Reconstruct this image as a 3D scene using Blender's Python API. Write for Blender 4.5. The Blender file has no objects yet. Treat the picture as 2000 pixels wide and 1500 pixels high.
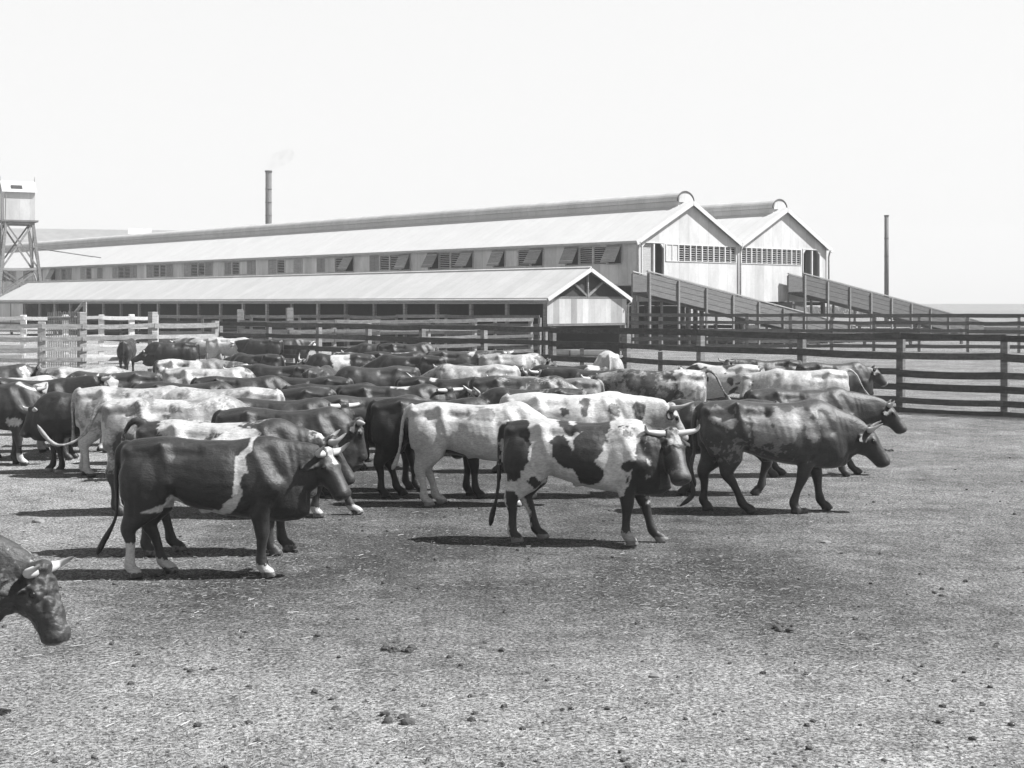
import bpy, bmesh, math, random
import numpy as np
from mathutils import Vector, Matrix

random.seed(7); rng = np.random.default_rng(11)
scene = bpy.context.scene
C = scene.collection
F = 2700.0; CX = 920.0; HY = 592.0; H = 2.7      # lens in photo pixels, optical centre, horizon row, eye height
R = math.radians

# ------------------------------------------------------------------ camera, world, sun, exposure
cd = bpy.data.cameras.new('camera'); cam = bpy.data.objects.new('camera', cd); C.objects.link(cam)
cam.location = (0, 0, H); cam.rotation_euler = (R(90), 0, 0)
cd.sensor_width = 36; cd.lens = 36 * F / 2000
cd.shift_x = (1000 - CX) / 2000; cd.shift_y = -(750 - HY) / 2000
cd.clip_start = 0.1; cd.clip_end = 6000
scene.camera = cam

SUN_AZ = -3.0      # degrees from +X (right of the picture) towards +Y (away)
SUN_EL = 51.0
world = bpy.data.worlds.new('World'); scene.world = world; world.use_nodes = True
wn = world.node_tree; wn.nodes.clear()
sky = wn.nodes.new('ShaderNodeTexSky'); sky.sky_type = 'NISHITA'; sky.sun_disc = False
sky.sun_elevation = R(SUN_EL); sky.sun_rotation = R(90 - SUN_AZ)
sky.air_density = 1.0; sky.dust_density = 1.6; sky.ozone_density = 1.0
sep = wn.nodes.new('ShaderNodeSeparateColor')     # a monochrome plate that records the hazy sky as an even near white
mxx = wn.nodes.new('ShaderNodeMath'); mxx.operation = 'MAXIMUM'
pw_ = wn.nodes.new('ShaderNodeMath'); pw_.operation = 'POWER'; pw_.inputs[1].default_value = 0.10
ml_ = wn.nodes.new('ShaderNodeMath'); ml_.operation = 'MULTIPLY'; ml_.inputs[1].default_value = 2.50
bg = wn.nodes.new('ShaderNodeBackground'); bg.inputs['Strength'].default_value = 0.15
wo = wn.nodes.new('ShaderNodeOutputWorld')
wn.links.new(sky.outputs[0], sep.inputs[0]); wn.links.new(sep.outputs[0], mxx.inputs[0]); wn.links.new(sep.outputs[2], mxx.inputs[1]); wn.links.new(mxx.outputs[0], pw_.inputs[0]); wn.links.new(pw_.outputs[0], ml_.inputs[0])
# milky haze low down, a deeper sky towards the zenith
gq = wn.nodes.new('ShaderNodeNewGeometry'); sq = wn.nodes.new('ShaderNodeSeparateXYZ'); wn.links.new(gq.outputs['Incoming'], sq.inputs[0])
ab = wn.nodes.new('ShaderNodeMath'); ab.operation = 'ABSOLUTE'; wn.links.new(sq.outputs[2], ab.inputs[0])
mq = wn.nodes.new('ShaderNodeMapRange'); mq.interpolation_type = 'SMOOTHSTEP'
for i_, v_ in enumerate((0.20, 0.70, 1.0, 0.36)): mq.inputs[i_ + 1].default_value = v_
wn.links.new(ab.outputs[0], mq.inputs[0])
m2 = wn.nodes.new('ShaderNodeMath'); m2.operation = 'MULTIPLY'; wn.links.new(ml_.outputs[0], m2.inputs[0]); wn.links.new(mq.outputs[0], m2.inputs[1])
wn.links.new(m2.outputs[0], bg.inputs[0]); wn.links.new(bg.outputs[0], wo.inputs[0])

sl = bpy.data.lights.new('sun', 'SUN'); sl.energy = 5.0; sl.angle = R(0.5); sl.color = (1, 1, 1)
so = bpy.data.objects.new('sun', sl); C.objects.link(so)
sd = Vector((math.cos(R(SUN_AZ)) * math.cos(R(SUN_EL)), math.sin(R(SUN_AZ)) * math.cos(R(SUN_EL)), math.sin(R(SUN_EL))))
so.rotation_euler = sd.to_track_quat('Z', 'Y').to_euler()
so.location = (30, 10, 60)
scene.view_settings.view_transform = 'Standard'; scene.view_settings.look = 'None'
scene.view_settings.exposure = 1.1; scene.view_settings.gamma = 1.0
scene.cycles.max_bounces = 5; scene.cycles.diffuse_bounces = 3; scene.cycles.glossy_bounces = 2
scene.cycles.volume_bounces = 0; scene.cycles.transparent_max_bounces = 6

# ------------------------------------------------------------------ helpers
def tag(o, label=None, cat=None, group=None, kind=None):
    if label: o['label'] = label
    if cat: o['category'] = cat
    if group: o['group'] = group
    if kind: o['kind'] = kind
    return o

def empty(name, loc=(0, 0, 0), rz=0.0, scale=1.0):
    o = bpy.data.objects.new(name, None); C.objects.link(o)
    o.location = loc; o.rotation_euler = (0, 0, rz); o.scale = (scale,) * 3
    o.empty_display_size = 0.3
    return o

def at(px, py, Y):
    return Vector(((px - CX) / F * Y, Y, H - (py - HY) / F * Y))

class MB:
    """collects shapes, then links them as one mesh"""
    def __init__(s): s.v = []; s.f = []
    def add(s, vs, fs):
        n = len(s.v); s.v += [tuple(v) for v in vs]; s.f += [tuple(i + n for i in f) for f in fs]
    def box(s, x0, x1, y0, y1, z0, z1):
        s.add([(x0, y0, z0), (x1, y0, z0), (x1, y1, z0), (x0, y1, z0), (x0, y0, z1), (x1, y0, z1), (x1, y1, z1), (x0, y1, z1)],
              [(3, 2, 1, 0), (4, 5, 6, 7), (0, 1, 5, 4), (1, 2, 6, 5), (2, 3, 7, 6), (3, 0, 4, 7)])
    def beam(s, a, b, w, h, up=(0, 0, 1)):
        """box from a to b, w across, h along up"""
        a = Vector(a); b = Vector(b); t = (b - a).normalized(); up = Vector(up)
        sd_ = t.cross(up)
        if sd_.length < 1e-4: sd_ = t.cross(Vector((0, 1, 0)))
        sd_.normalize(); u = sd_.cross(t).normalized()
        P = []
        for q in (a, b):
            for i, j in ((-1, -1), (1, -1), (1, 1), (-1, 1)):
                P.append(q + sd_ * (w / 2 * i) + u * (h / 2 * j))
        s.add(P, [(3, 2, 1, 0), (4, 5, 6, 7), (0, 1, 5, 4), (1, 2, 6, 5), (2, 3, 7, 6), (3, 0, 4, 7)])
    def tube(s, pts, rad, n=8, cap=True):
        pts = [Vector(p) for p in pts]; m = len(pts); vs = []; fs = []
        prev = None
        for i, p in enumerate(pts):
            t = (pts[min(i + 1, m - 1)] - pts[max(i - 1, 0)]).normalized()
            ref = prev if prev is not None else (Vector((0, 0, 1)) if abs(t.z) < 0.9 else Vector((1, 0, 0)))
            a = (ref - t * ref.dot(t)).normalized(); b = t.cross(a); prev = a
            r = rad[i] if hasattr(rad, '__len__') else rad
            for k in range(n):
                an = 2 * math.pi * k / n
                vs.append(p + a * (math.cos(an) * r) + b * (math.sin(an) * r))
        for i in range(m - 1):
            for k in range(n):
                fs.append((i * n + k, i * n + (k + 1) % n, (i + 1) * n + (k + 1) % n, (i + 1) * n + k))
        if cap:
            fs.append(tuple(range(n - 1, -1, -1))); fs.append(tuple((m - 1) * n + k for k in range(n)))
        s.add(vs, fs)
    def prism(s, poly, axis, a, b):
        """extrude a polygon of 2D points along axis ('x' or 'y') from a to b; 2D = (other horizontal, z)"""
        n = len(poly); vs = []
        for c in (a, b):
            for (p, z) in poly: vs.append((c, p, z) if axis == 'x' else (p, c, z))
        fs = [tuple(range(n)), tuple(range(2 * n - 1, n - 1, -1))]
        for i in range(n): j = (i + 1) % n; fs.append((i, i + n, j + n, j))
        s.add(vs, fs)
    def build(s, name, m, parent=None, smooth=False, bevel=0):
        me = bpy.data.meshes.new(name); me.from_pydata(s.v, [], s.f); me.update()
        bm = bmesh.new(); bm.from_mesh(me); bmesh.ops.recalc_face_normals(bm, faces=bm.faces); bm.to_mesh(me); bm.free()
        o = bpy.data.objects.new(name, me); C.objects.link(o)
        if m: me.materials.append(m)
        if parent: o.parent = parent
        if smooth:
            for p in me.polygons: p.use_smooth = True
        if bevel:
            b = o.modifiers.new('bevel', 'BEVEL'); b.width = bevel; b.segments = 1
        return o

# ------------------------------------------------------------------ materials (a grey world: black and white plate)
def newmat(name):
    m = bpy.data.materials.new(name); m.use_nodes = True
    nt = m.node_tree; b = nt.nodes['Principled BSDF']
    return m, nt, b
def N(nt, typ, **kw):
    n = nt.nodes.new(typ)
    for k, v in kw.items():
        if k.startswith('i_'): n.inputs[int(k[2:])].default_value = v
        else: setattr(n, k, v)
    return n
def g(v): return (v, v, v, 1)
def ramp(nt, src, stops):
    r = nt.nodes.new('ShaderNodeValToRGB'); e = r.color_ramp.elements
    while len(e) < len(stops): e.new(0.5)
    for k, (p, v) in enumerate(stops): e[k].position = p; e[k].color = g(v)
    nt.links.new(src, r.inputs[0]); return r.outputs[0]
def noise(nt, scale, detail=6, rough=0.6, coord='Object', stretch=None):
    tc = nt.nodes.new('ShaderNodeTexCoord'); n = nt.nodes.new('ShaderNodeTexNoise')
    n.inputs['Scale'].default_value = scale; n.inputs['Detail'].default_value = detail; n.inputs['Roughness'].default_value = rough
    src = tc.outputs[coord]
    if stretch:
        mp = nt.nodes.new('ShaderNodeMapping'); mp.inputs['Scale'].default_value = stretch
        nt.links.new(src, mp.inputs[0]); src = mp.outputs[0]
    nt.links.new(src, n.inputs['Vector']); return n.outputs['Fac']
def mul(nt, a, b, op='MULTIPLY'):
    m = nt.nodes.new('ShaderNodeMath'); m.operation = op
    for i, q in enumerate((a, b)):
        if isinstance(q, (int, float)): m.inputs[i].default_value = q
        else: nt.links.new(q, m.inputs[i])
    return m.outputs[0]

def mat_wood(name, tone, var=0.35, rough=0.85, axis=(1, 1, 12)):
    m, nt, b = newmat(name)
    a = noise(nt, 1.5, 6, 0.65, stretch=axis); c = noise(nt, 14, 5, 0.7)
    oi = nt.nodes.new('ShaderNodeObjectInfo')
    f = ramp(nt, a, [(0.3, tone * (1 - var)), (0.7, tone * (1 + var))])
    f2 = ramp(nt, c, [(0.3, 0.75), (0.7, 1.15)])
    orr = mul(nt, mul(nt, oi.outputs['Random'], 0.5), 0.75, 'ADD')
    fin = mul(nt, mul(nt, f, f2), orr)
    nt.links.new(fin, b.inputs['Base Color']); b.inputs['Roughness'].default_value = rough
    b.inputs['Specular IOR Level'].default_value = 0.2
    bp = nt.nodes.new('ShaderNodeBump'); bp.inputs['Strength'].default_value = 0.4; bp.inputs['Distance'].default_value = 0.01
    nt.links.new(a, bp.inputs['Height']); nt.links.new(bp.outputs[0], b.inputs['Normal'])
    return m

def mat_iron(name, tone, sheet='X', pitch=0.8, var=0.10, rib=0.10, bump=0.5, rough=0.6, rust=0.0, ribdark=0.12, blot=1.0):
    """corrugated iron: ribs run across the given axis, each sheet weathered a little differently"""
    m, nt, b = newmat(name)
    tc = nt.nodes.new('ShaderNodeTexCoord'); sp = nt.nodes.new('ShaderNodeSeparateXYZ'); nt.links.new(tc.outputs['Object'], sp.inputs[0])
    ax = sp.outputs[{'X': 0, 'Y': 1, 'Z': 2}[sheet]]
    wv = mul(nt, mul(nt, ax, 2 * math.pi / rib), 0.0, 'ADD')
    sn = nt.nodes.new('ShaderNodeMath'); sn.operation = 'SINE'; nt.links.new(wv, sn.inputs[0])
    sh = nt.nodes.new('ShaderNodeMath'); sh.operation = 'FLOOR'; nt.links.new(mul(nt, ax, 1 / pitch), sh.inputs[0])
    wn_ = nt.nodes.new('ShaderNodeTexWhiteNoise'); wn_.noise_dimensions = '1D'; nt.links.new(sh.outputs[0], wn_.inputs['W'])
    sheetv = mul(nt, mul(nt, wn_.outputs['Value'], 2 * var), 1 - var, 'ADD')
    fr = nt.nodes.new('ShaderNodeMath'); fr.operation = 'FRACT'; nt.links.new(mul(nt, ax, 1 / pitch), fr.inputs[0])
    seam = ramp(nt, fr.outputs[0], [(0.0, 0.72), (0.05, 1.0)])
    n1 = noise(nt, 0.8, 8, 0.7, stretch=(1, 1, 0.35)); st = ramp(nt, n1, [(0.35, 1 - (0.18 + rust) * blot), (0.65, 1.04)])
    n2 = noise(nt, 7, 5, 0.7); s2 = ramp(nt, n2, [(0.3, 0.93), (0.7, 1.04)])
    ribs = mul(nt, mul(nt, sn.outputs[0], ribdark * 0.5), 1 - ribdark * 0.5, 'ADD')
    v = mul(nt, mul(nt, mul(nt, sheetv, seam), mul(nt, st, s2)), mul(nt, ribs, tone))
    nt.links.new(v, b.inputs['Base Color']); b.inputs['Roughness'].default_value = rough
    b.inputs['Specular IOR Level'].default_value = 0.3
    bp = nt.nodes.new('ShaderNodeBump'); bp.inputs['Strength'].default_value = bump; bp.inputs['Distance'].default_value = 0.02
    nt.links.new(sn.outputs[0], bp.inputs['Height']); nt.links.new(bp.outputs[0], b.inputs['Normal'])
    return m

def mat_plain(name, tone, rough=0.8, var=0.15, scale=3.0):
    m, nt, b = newmat(name)
    f = ramp(nt, noise(nt, scale, 7, 0.65), [(0.3, tone * (1 - var)), (0.7, tone * (1 + var))])
    nt.links.new(f, b.inputs['Base Color']); b.inputs['Roughness'].default_value = rough
    return m

M = {}
M['roof_iron'] = mat_iron('roof_iron', 0.46, 'Y', 0.76, 0.02, bump=0.2, ribdark=0.04, blot=0.3)
M['roof_low'] = mat_iron('roof_low_iron', 0.42, 'Y', 0.76, 0.05, bump=0.35, ribdark=0.07, blot=0.5)
M['cap_iron'] = mat_iron('ventilator_iron', 0.46, 'Y', 0.76, 0.05, rib=0.15, bump=0.4, ribdark=0.10)
M['wall_side'] = mat_iron('side_wall_iron', 0.55, 'Y', 0.76, 0.12, rust=0.12, bump=0.3)
M['wall_gable'] = mat_iron('gable_wall_iron', 0.56, 'X', 0.95, 0.10, rust=0.06, bump=0.3)
M['wall_low'] = mat_iron('low_gable_iron', 0.62, 'X', 0.42, 0.33, rust=0.15, rib=0.07, bump=0.8, ribdark=0.3)
M['trim'] = mat_plain('painted_trim', 0.5, 0.6, 0.1)
M['trim_dark'] = mat_wood('dark_trim', 0.12)
M['frame'] = mat_wood('grey_frame', 0.34, 0.2)
M['shutter'] = mat_wood('shutter_board', 0.24, 0.25)
M['louvre'] = mat_plain('louvre_slat', 0.45, 0.6, 0.1)
M['dark'] = mat_plain('shade_dark', 0.025, 0.9, 0.2)  # near-black tone, paints shade inside and under the sheds
M['post'] = mat_wood('weathered_post', 0.17)
M['post_light'] = mat_wood('bleached_post', 0.24)
M['rail'] = mat_wood('weathered_rail', 0.075, axis=(2, 2, 9))
M['rail_light'] = mat_wood('bleached_rail', 0.27, axis=(2, 2, 9))
M['rail_mid'] = mat_wood('grey_rail', 0.13, axis=(2, 2, 9))
M['stone'] = mat_plain('field_stone', 0.16, 0.9, 0.3, 20)
M['white_paint'] = mat_wood('limewashed_timber', 0.60, 0.12)
M['ramp_board'] = mat_wood('ramp_board', 0.12, 0.3)
M['chimney'] = mat_plain('sooty_iron', 0.055, 0.7, 0.3, 2)
M['concrete'] = mat_plain('concrete', 0.42, 0.85, 0.2)
M['far_roof'] = mat_iron('far_roof_iron', 0.24, 'Y', 0.76, 0.04, bump=0.2)

# ------------------------------------------------------------------ ground
def ground():
    m, nt, b = newmat('trampled_yard')
    geo = nt.nodes.new('ShaderNodeNewGeometry')
    def nz(scale, detail=8, rough=0.65, st=None, dist=0):
        n = nt.nodes.new('ShaderNodeTexNoise'); n.inputs['Scale'].default_value = scale
        n.inputs['Detail'].default_value = detail; n.inputs['Roughness'].default_value = rough; n.inputs['Distortion'].default_value = dist
        if st:
            mp = nt.nodes.new('ShaderNodeMapping'); mp.inputs['Scale'].default_value = st; mp.inputs['Rotation'].default_value = (0, 0, R(20))
            nt.links.new(geo.outputs['Position'], mp.inputs[0]); nt.links.new(mp.outputs[0], n.inputs['Vector'])
        else: nt.links.new(geo.outputs['Position'], n.inputs['Vector'])
        return n.outputs['Fac']
    sp = nt.nodes.new('ShaderNodeSeparateXYZ'); nt.links.new(geo.outputs['Position'], sp.inputs[0])
    def mr(src, a, b_, c, d):
        q = nt.nodes.new('ShaderNodeMapRange'); q.interpolation_type = 'SMOOTHSTEP'
        for i, v in enumerate((a, b_, c, d)): q.inputs[i + 1].default_value = v
        nt.links.new(src, q.inputs[0]); return q.outputs[0]
    # darker in the middle of the mob, paler towards the near, far, left and right
    near = mr(sp.outputs[1], 8.2, 13.2, 1, 0.12)
    right = mr(sp.outputs[0], 1.0, 5.5, 0, 0.42)
    left = mr(sp.outputs[0], -5.5, -1.2, 0.7, 0)
    far = mr(sp.outputs[1], 34, 60, 0, 0.42)
    big = mr(nz(0.55, 6, 0.62), 0.35, 0.65, -0.13, 0.14)
    pale = mul(nt, mul(nt, mul(nt, near, right, 'MAXIMUM'), mul(nt, left, far, 'MAXIMUM'), 'MAXIMUM'), big, 'ADD')
    mixb = nt.nodes.new('ShaderNodeMath'); mixb.operation = 'ADD'; mixb.use_clamp = True; nt.links.new(pale, mixb.inputs[0]); mixb.inputs[1].default_value = 0
    fine = nz(33, 9, 0.80, dist=0.4); med = nz(9.0, 8, 0.74); strk = nz(26, 5, 0.7, (1, 4.5, 1), 0.8)
    # straw fibres
    def fibre(rot, sc):
        n = nt.nodes.new('ShaderNodeTexNoise'); n.inputs['Scale'].default_value = sc; n.inputs['Detail'].default_value = 4; n.inputs['Roughness'].default_value = .7; n.inputs['Distortion'].default_value = .5
        mp = nt.nodes.new('ShaderNodeMapping'); mp.inputs['Rotation'].default_value = (0, 0, R(rot)); mp.inputs['Scale'].default_value = (1, 7, 1)
        nt.links.new(geo.outputs['Position'], mp.inputs[0]); nt.links.new(mp.outputs[0], n.inputs['Vector'])
        return ramp(nt, n.outputs['Fac'], [(0.56, 0.0), (0.66, 1.0)])
    fib = mul(nt, mul(nt, fibre(20, 24), fibre(-35, 30), 'MAXIMUM'), fibre(75, 27), 'MAXIMUM')
    darkv = ramp(nt, fine, [(0.40, 0.010), (0.50, 0.055), (0.60, 0.165)])
    palev = ramp(nt, fine, [(0.41, 0.035), (0.49, 0.23), (0.58, 0.62)])
    mx = nt.nodes.new('ShaderNodeMix'); mx.data_type = 'FLOAT'
    nt.links.new(mixb.outputs[0], mx.inputs[0]); nt.links.new(darkv, mx.inputs[2]); nt.links.new(palev, mx.inputs[3])
    v = mul(nt, mul(nt, mx.outputs[0], 0.85), mul(nt, mul(nt, fib, mul(nt, mul(nt, mixb.outputs[0], 0.22), 0.05, 'ADD')), 0.0, 'ADD'), 'ADD')
    clods = ramp(nt, med, [(0.30, 0.38), (0.42, 0.85), (0.60, 1.15)])
    v = mul(nt, v, clods)
    v = mul(nt, v, ramp(nt, nz(2.3, 7, 0.7), [(0.34, 0.66), (0.50, 1.0), (0.66, 1.25)]))
    nt.links.new(v, b.inputs['Base Color']); b.inputs['Roughness'].default_value = 0.95; b.inputs['Specular IOR Level'].default_value = 0.1
    vo = nt.nodes.new('ShaderNodeTexVoronoi'); vo.inputs['Scale'].default_value = 7.5; vo.feature = 'SMOOTH_F1'
    wp = nt.nodes.new('ShaderNodeVectorMath'); wp.operation = 'ADD'; nt.links.new(geo.outputs['Position'], wp.inputs[0])
    nv_ = nt.nodes.new('ShaderNodeTexNoise'); nv_.inputs['Scale'].default_value = 5; nt.links.new(geo.outputs['Position'], nv_.inputs['Vector'])
    sc_ = nt.nodes.new('ShaderNodeVectorMath'); sc_.operation = 'SCALE'; sc_.inputs['Scale'].default_value = 0.25; nt.links.new(nv_.outputs['Color'], sc_.inputs[0]); nt.links.new(sc_.outputs[0], wp.inputs[1])
    nt.links.new(wp.outputs[0], vo.inputs['Vector'])
    pits = ramp(nt, vo.outputs['Distance'], [(0.05, 0.0), (0.35, 1.0)])
    hsum = mul(nt, mul(nt, mul(nt, fine, 1.0), mul(nt, med, 1.4), 'ADD'), mul(nt, pits, 0.55), 'ADD')
    bp = nt.nodes.new('ShaderNodeBump'); bp.inputs['Strength'].default_value = 0.9; bp.inputs['Distance'].default_value = 0.05
    nt.links.new(hsum, bp.inputs['Height']); nt.links.new(bp.outputs[0], b.inputs['Normal'])
    xs = np.concatenate([[-3000, -900, -300, -120], np.arange(-60, 60.1, 1.0), [120, 300, 900, 3000]])
    ys = np.concatenate([[-300, -60], np.arange(0, 100.1, 1.0), [140, 220, 400, 900, 2000, 4500]])
    vs = [(x, y, 0.0) for y in ys for x in xs]; nx = len(xs)
    fs = [(j * nx + i, j * nx + i + 1, (j + 1) * nx + i + 1, (j + 1) * nx + i) for j in range(len(ys) - 1) for i in range(nx - 1)]
    me = bpy.data.meshes.new('ground'); me.from_pydata(vs, [], fs); me.materials.append(m)
    o = bpy.data.objects.new('ground', me); C.objects.link(o); tag(o, kind='structure')
ground()

# ------------------------------------------------------------------ the sheds: local x across the gables, local y along the length
ANG = math.atan2(0.664, 0.747)
P0 = Vector((9.87, 82.0, 0.0))
UR = Vector((math.cos(ANG), math.sin(ANG), 0)); UL = Vector((-math.sin(ANG), math.cos(ANG), 0))

def main_shed():
    S = tag(empty('cattle_shed', P0, ANG), 'long twin gabled iron shed with round ridge ventilators and louvred windows, raised on posts', 'shed')
    W = 9.72; L = 128.0; ZE = 6.40; ZA = 8.85; ov = 0.35
    rise = (ZA - ZE) / (W / 2)
    for k in (0, 1):
        x0 = k * W
        # gable wall with its door opening cut by building around it
        mb = MB(); zb = 3.8 if k == 0 else 2.75; zb = 2.8
        d0, d1 = (0.40, 2.35) if k == 0 else (6.98, 8.85)       # doorway in local x
        dz0, dz1 = 4.35, 6.30
        lo0, lo1 = (2.6, 9.42) if k == 0 else (0.22, 6.75)
        LZ0, LZ1 = 5.28, 6.25
        def wall(a, b, z0, z1): mb.box(x0 + a, x0 + b, 0.0, 0.12, z0, z1)
        # columns
        edges = sorted([(d0, d1, dz0, dz1), (lo0, lo1, LZ0, LZ1)])
        cur = 0.0
        for (a, b, z0, z1) in edges:
            if a > cur: wall(cur, a, zb, ZE)
            wall(a, b, zb, z0); wall(a, b, z1, ZE); cur = b
        if cur < W: wall(cur, W, zb, ZE)
        mb.prism([(x0, ZE), (x0 + W, ZE), (x0 + W / 2, ZA)], 'y', 0.0, 0.12)
        mb.build('gable_wall', M['wall_gable'], S)
        # near-black sheet painting the shade behind the openings
        mb = MB(); mb.box(x0 + 0.2, x0 + W - 0.2, 1.6, 1.7, 3.9, 6.38); mb.build('shade_sheet', M['dark'], S)
        # louvre panels
        n = 6; wd = (lo1 - lo0) / n
        for i in range(n):
            a = x0 + lo0 + i * wd; fr = MB()
            fr.box(a - 0.05, a + 0.05, -0.04, 0.06, LZ0 - 0.04, LZ1 + 0.04)
            fr.box(a + wd / 2 - 0.03, a + wd / 2 + 0.03, -0.035, 0.06, LZ0, LZ1)
            fr.box(a + 0.05, a + wd - 0.05, -0.037, 0.055, LZ0 - 0.05, LZ0); fr.box(a + 0.05, a + wd - 0.05, -0.037, 0.055, LZ1, LZ1 + 0.05)
            if i == n - 1: fr.box(a + wd - 0.05, a + wd + 0.05, -0.04, 0.06, LZ0 - 0.04, LZ1 + 0.04)
            w_ = fr.build('window', M['trim'], S)
            lv = MB(); ns = 7
            if k == 0 and i == 0:
                lv.box(a + 0.05, a + wd - 0.05, 0.0, 0.03, LZ0, LZ1)
            else:
                for j in range(ns):
                    z = LZ0 + (j + 0.5) * (LZ1 - LZ0) / ns
                    lv.beam((a + 0.06, 0.03, z), (a + wd - 0.06, 0.03, z), 0.055, 0.016, (0, 0.45, 1))
            lv.build('slats', M['louvre'], w_)
        # roof: two slopes as thin slabs, eaves overhanging
        t = 0.07; o1 = 0.30
        left_over = 0.35 if k == 0 else 0.0; right_over = 0.0 if k == 0 else 0.35
        rf = MB()
        xa = x0 - left_over; za = ZE - left_over * rise
        xb = x0 + W + right_over; zb2 = ZE - right_over * rise
        xm = x0 + W / 2
        rf.prism([(xa, za + 0.10), (xm, ZA + 0.10), (xm, ZA + 0.10 + t), (xa, za + 0.10 + t)], 'y', -0.25, L)
        rf.prism([(xm + 0.002, ZA + 0.10), (xb, zb2 + 0.10), (xb, zb2 + 0.10 + t), (xm + 0.002, ZA + 0.10 + t)], 'y', -0.25, L)
        roof = rf.build('roof', M['roof_iron'], S)
        # barge boards on the gable verge
        for (p, q, nm) in (((xa, za), (xm, ZA), 1), ((xb, zb2), (xm, ZA), 1)):
            bb = MB(); bb.beam((p[0], -0.277, p[1] + 0.02), (q[0], -0.277, q[1] + 0.02), 0.05, 0.26); bb.build('bargeboard', M['trim'], S)
        # shadow batten under the verge
        # ridge ventilator
        r_ = 0.78; cz = ZA + 0.02; ns = 14
        arc = [(xm + r_ * math.cos(math.pi * i / ns), cz + 0.12 + r_ * 0.78 * math.sin(math.pi * i / ns)) for i in range(ns + 1)]
        cp = MB(); cp.prism(arc, 'y', 0.35, L - 0.3)
        vent = cp.build('ridge_ventilator', M['cap_iron'], S)
        ed = MB()
        ring = [Vector((x, 0.335, z)) for x, z in arc]
        ed.tube(ring, 0.05, 6); ed.build('ventilator_rim', M['trim_dark'], vent)
        sw = MB(); sw.box(xm - r_ + 0.10, xm + r_ - 0.10, 0.40, L - 0.4, ZA - 0.42, cz + 0.11)
        sw.build('ventilator_side', M['roof_low'], vent)
        fc = MB(); fc.prism([(xm + (r_ - 0.08) * math.cos(math.pi * i / ns), cz + 0.05 + (r_ - 0.08) * 0.78 * math.sin(math.pi * i / ns)) for i in range(ns + 1)], 'y', 0.30, 0.345)
        fc.build('ventilator_face', M['wall_gable'], vent)
        # doorway
        fr = MB()
        fr.box(x0 + d0 - 0.06, x0 + d0, -0.05, 0.1, dz0, dz1 + 0.06); fr.box(x0 + d1, x0 + d1 + 0.06, -0.05, 0.1, dz0, dz1 + 0.06)
        fr.box(x0 + d0, x0 + d1, -0.05, 0.1, dz1, dz1 + 0.06)
        # clipped upper corners of the doorway
        fr.prism([(x0 + d0, dz1), (x0 + d0, dz1 - 0.3), (x0 + d0 + 0.3, dz1)], 'y', -0.03, 0.08)
        fr.prism([(x0 + d1, dz1), (x0 + d1 - 0.3, dz1), (x0 + d1, dz1 - 0.3)], 'y', -0.03, 0.08)
        dr = fr.build('doorway', M['trim'], S)
        lf = MB(); mid = (d0 + d1) / 2 + 0.12
        if k == 0:
            lf.box(x0 + d0 + 0.02, x0 + mid - 0.1, 0.10, 0.16, dz0, dz1 - 0.01); lf.build('door_leaf', M['frame'], dr)
        pp = MB(); pp.box(x0 + mid - 0.06, x0 + mid + 0.06, -0.02, 0.12, dz0, dz1); pp.build('door_post', M['trim'], dr)
    mb = MB(); mb.box(2 * W - 0.1, 2 * W, 0.13, L, 2.8, ZE - 0.01); mb.build('back_wall', M['wall_side'], S)
    # side wall facing the yard (local x = 0), built in bays with window openings
    pitch = 6.69; st = 1.21; gw = 4.75; pw = gw / 4
    ZW0, ZW1 = 5.02, 6.18
    mb = MB(); mb.box(-0.002, 0.10, 0.12, L, 3.85, ZW0); mb.box(-0.002, 0.10, 0.12, L, ZW1, ZE)
    y = 0.12; n = int((L - st) // pitch)
    for i in range(n + 1):
        a = st + i * pitch
        if a + gw > L: break
        mb.box(-0.002, 0.10, y, a, ZW0, ZW1); y = a + gw
    mb.box(-0.002, 0.10, y, L, ZW0, ZW1)
    mb.build('side_wall', M['wall_side'], S)
    mb = MB(); mb.box(1.3, 1.4, 0.3, L - 0.3, 3.9, 6.38); mb.build('shade_sheet', M['dark'], S)  # near-black sheet, shade painted in behind the side windows
    # eaves fascia and gutter
    mb = MB(); mb.box(-0.40, -0.33, -0.24, L, ZE - 0.16, ZE - 0.01); mb.build('gutter', M['frame'], S)
    mb = MB(); mb.box(-0.045, -0.003, 0.0, L, 3.74, 3.85); mb.build('sill_beam', M['frame'], S)
    # open/closed states of the four leaves of each window group, nearest first: o open shutter, s shut shutter, l louvre, b boarded
    states = ['ollo', 'ollo', 'oblo', 'ollo', 'olls', 'olbs', 'sbls', 'slls', 'slls', 'slls', 'sbls', 'slso', 'sbbs', 'slls', 'olls', 'slls', 'slls']
    states[1] = 'olbo'; states[0] = 'ollo'; states[2] = 'ollo'; states[3] = 'olls'; states[4] = 'olbs'; states[5] = 'sbls'
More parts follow.
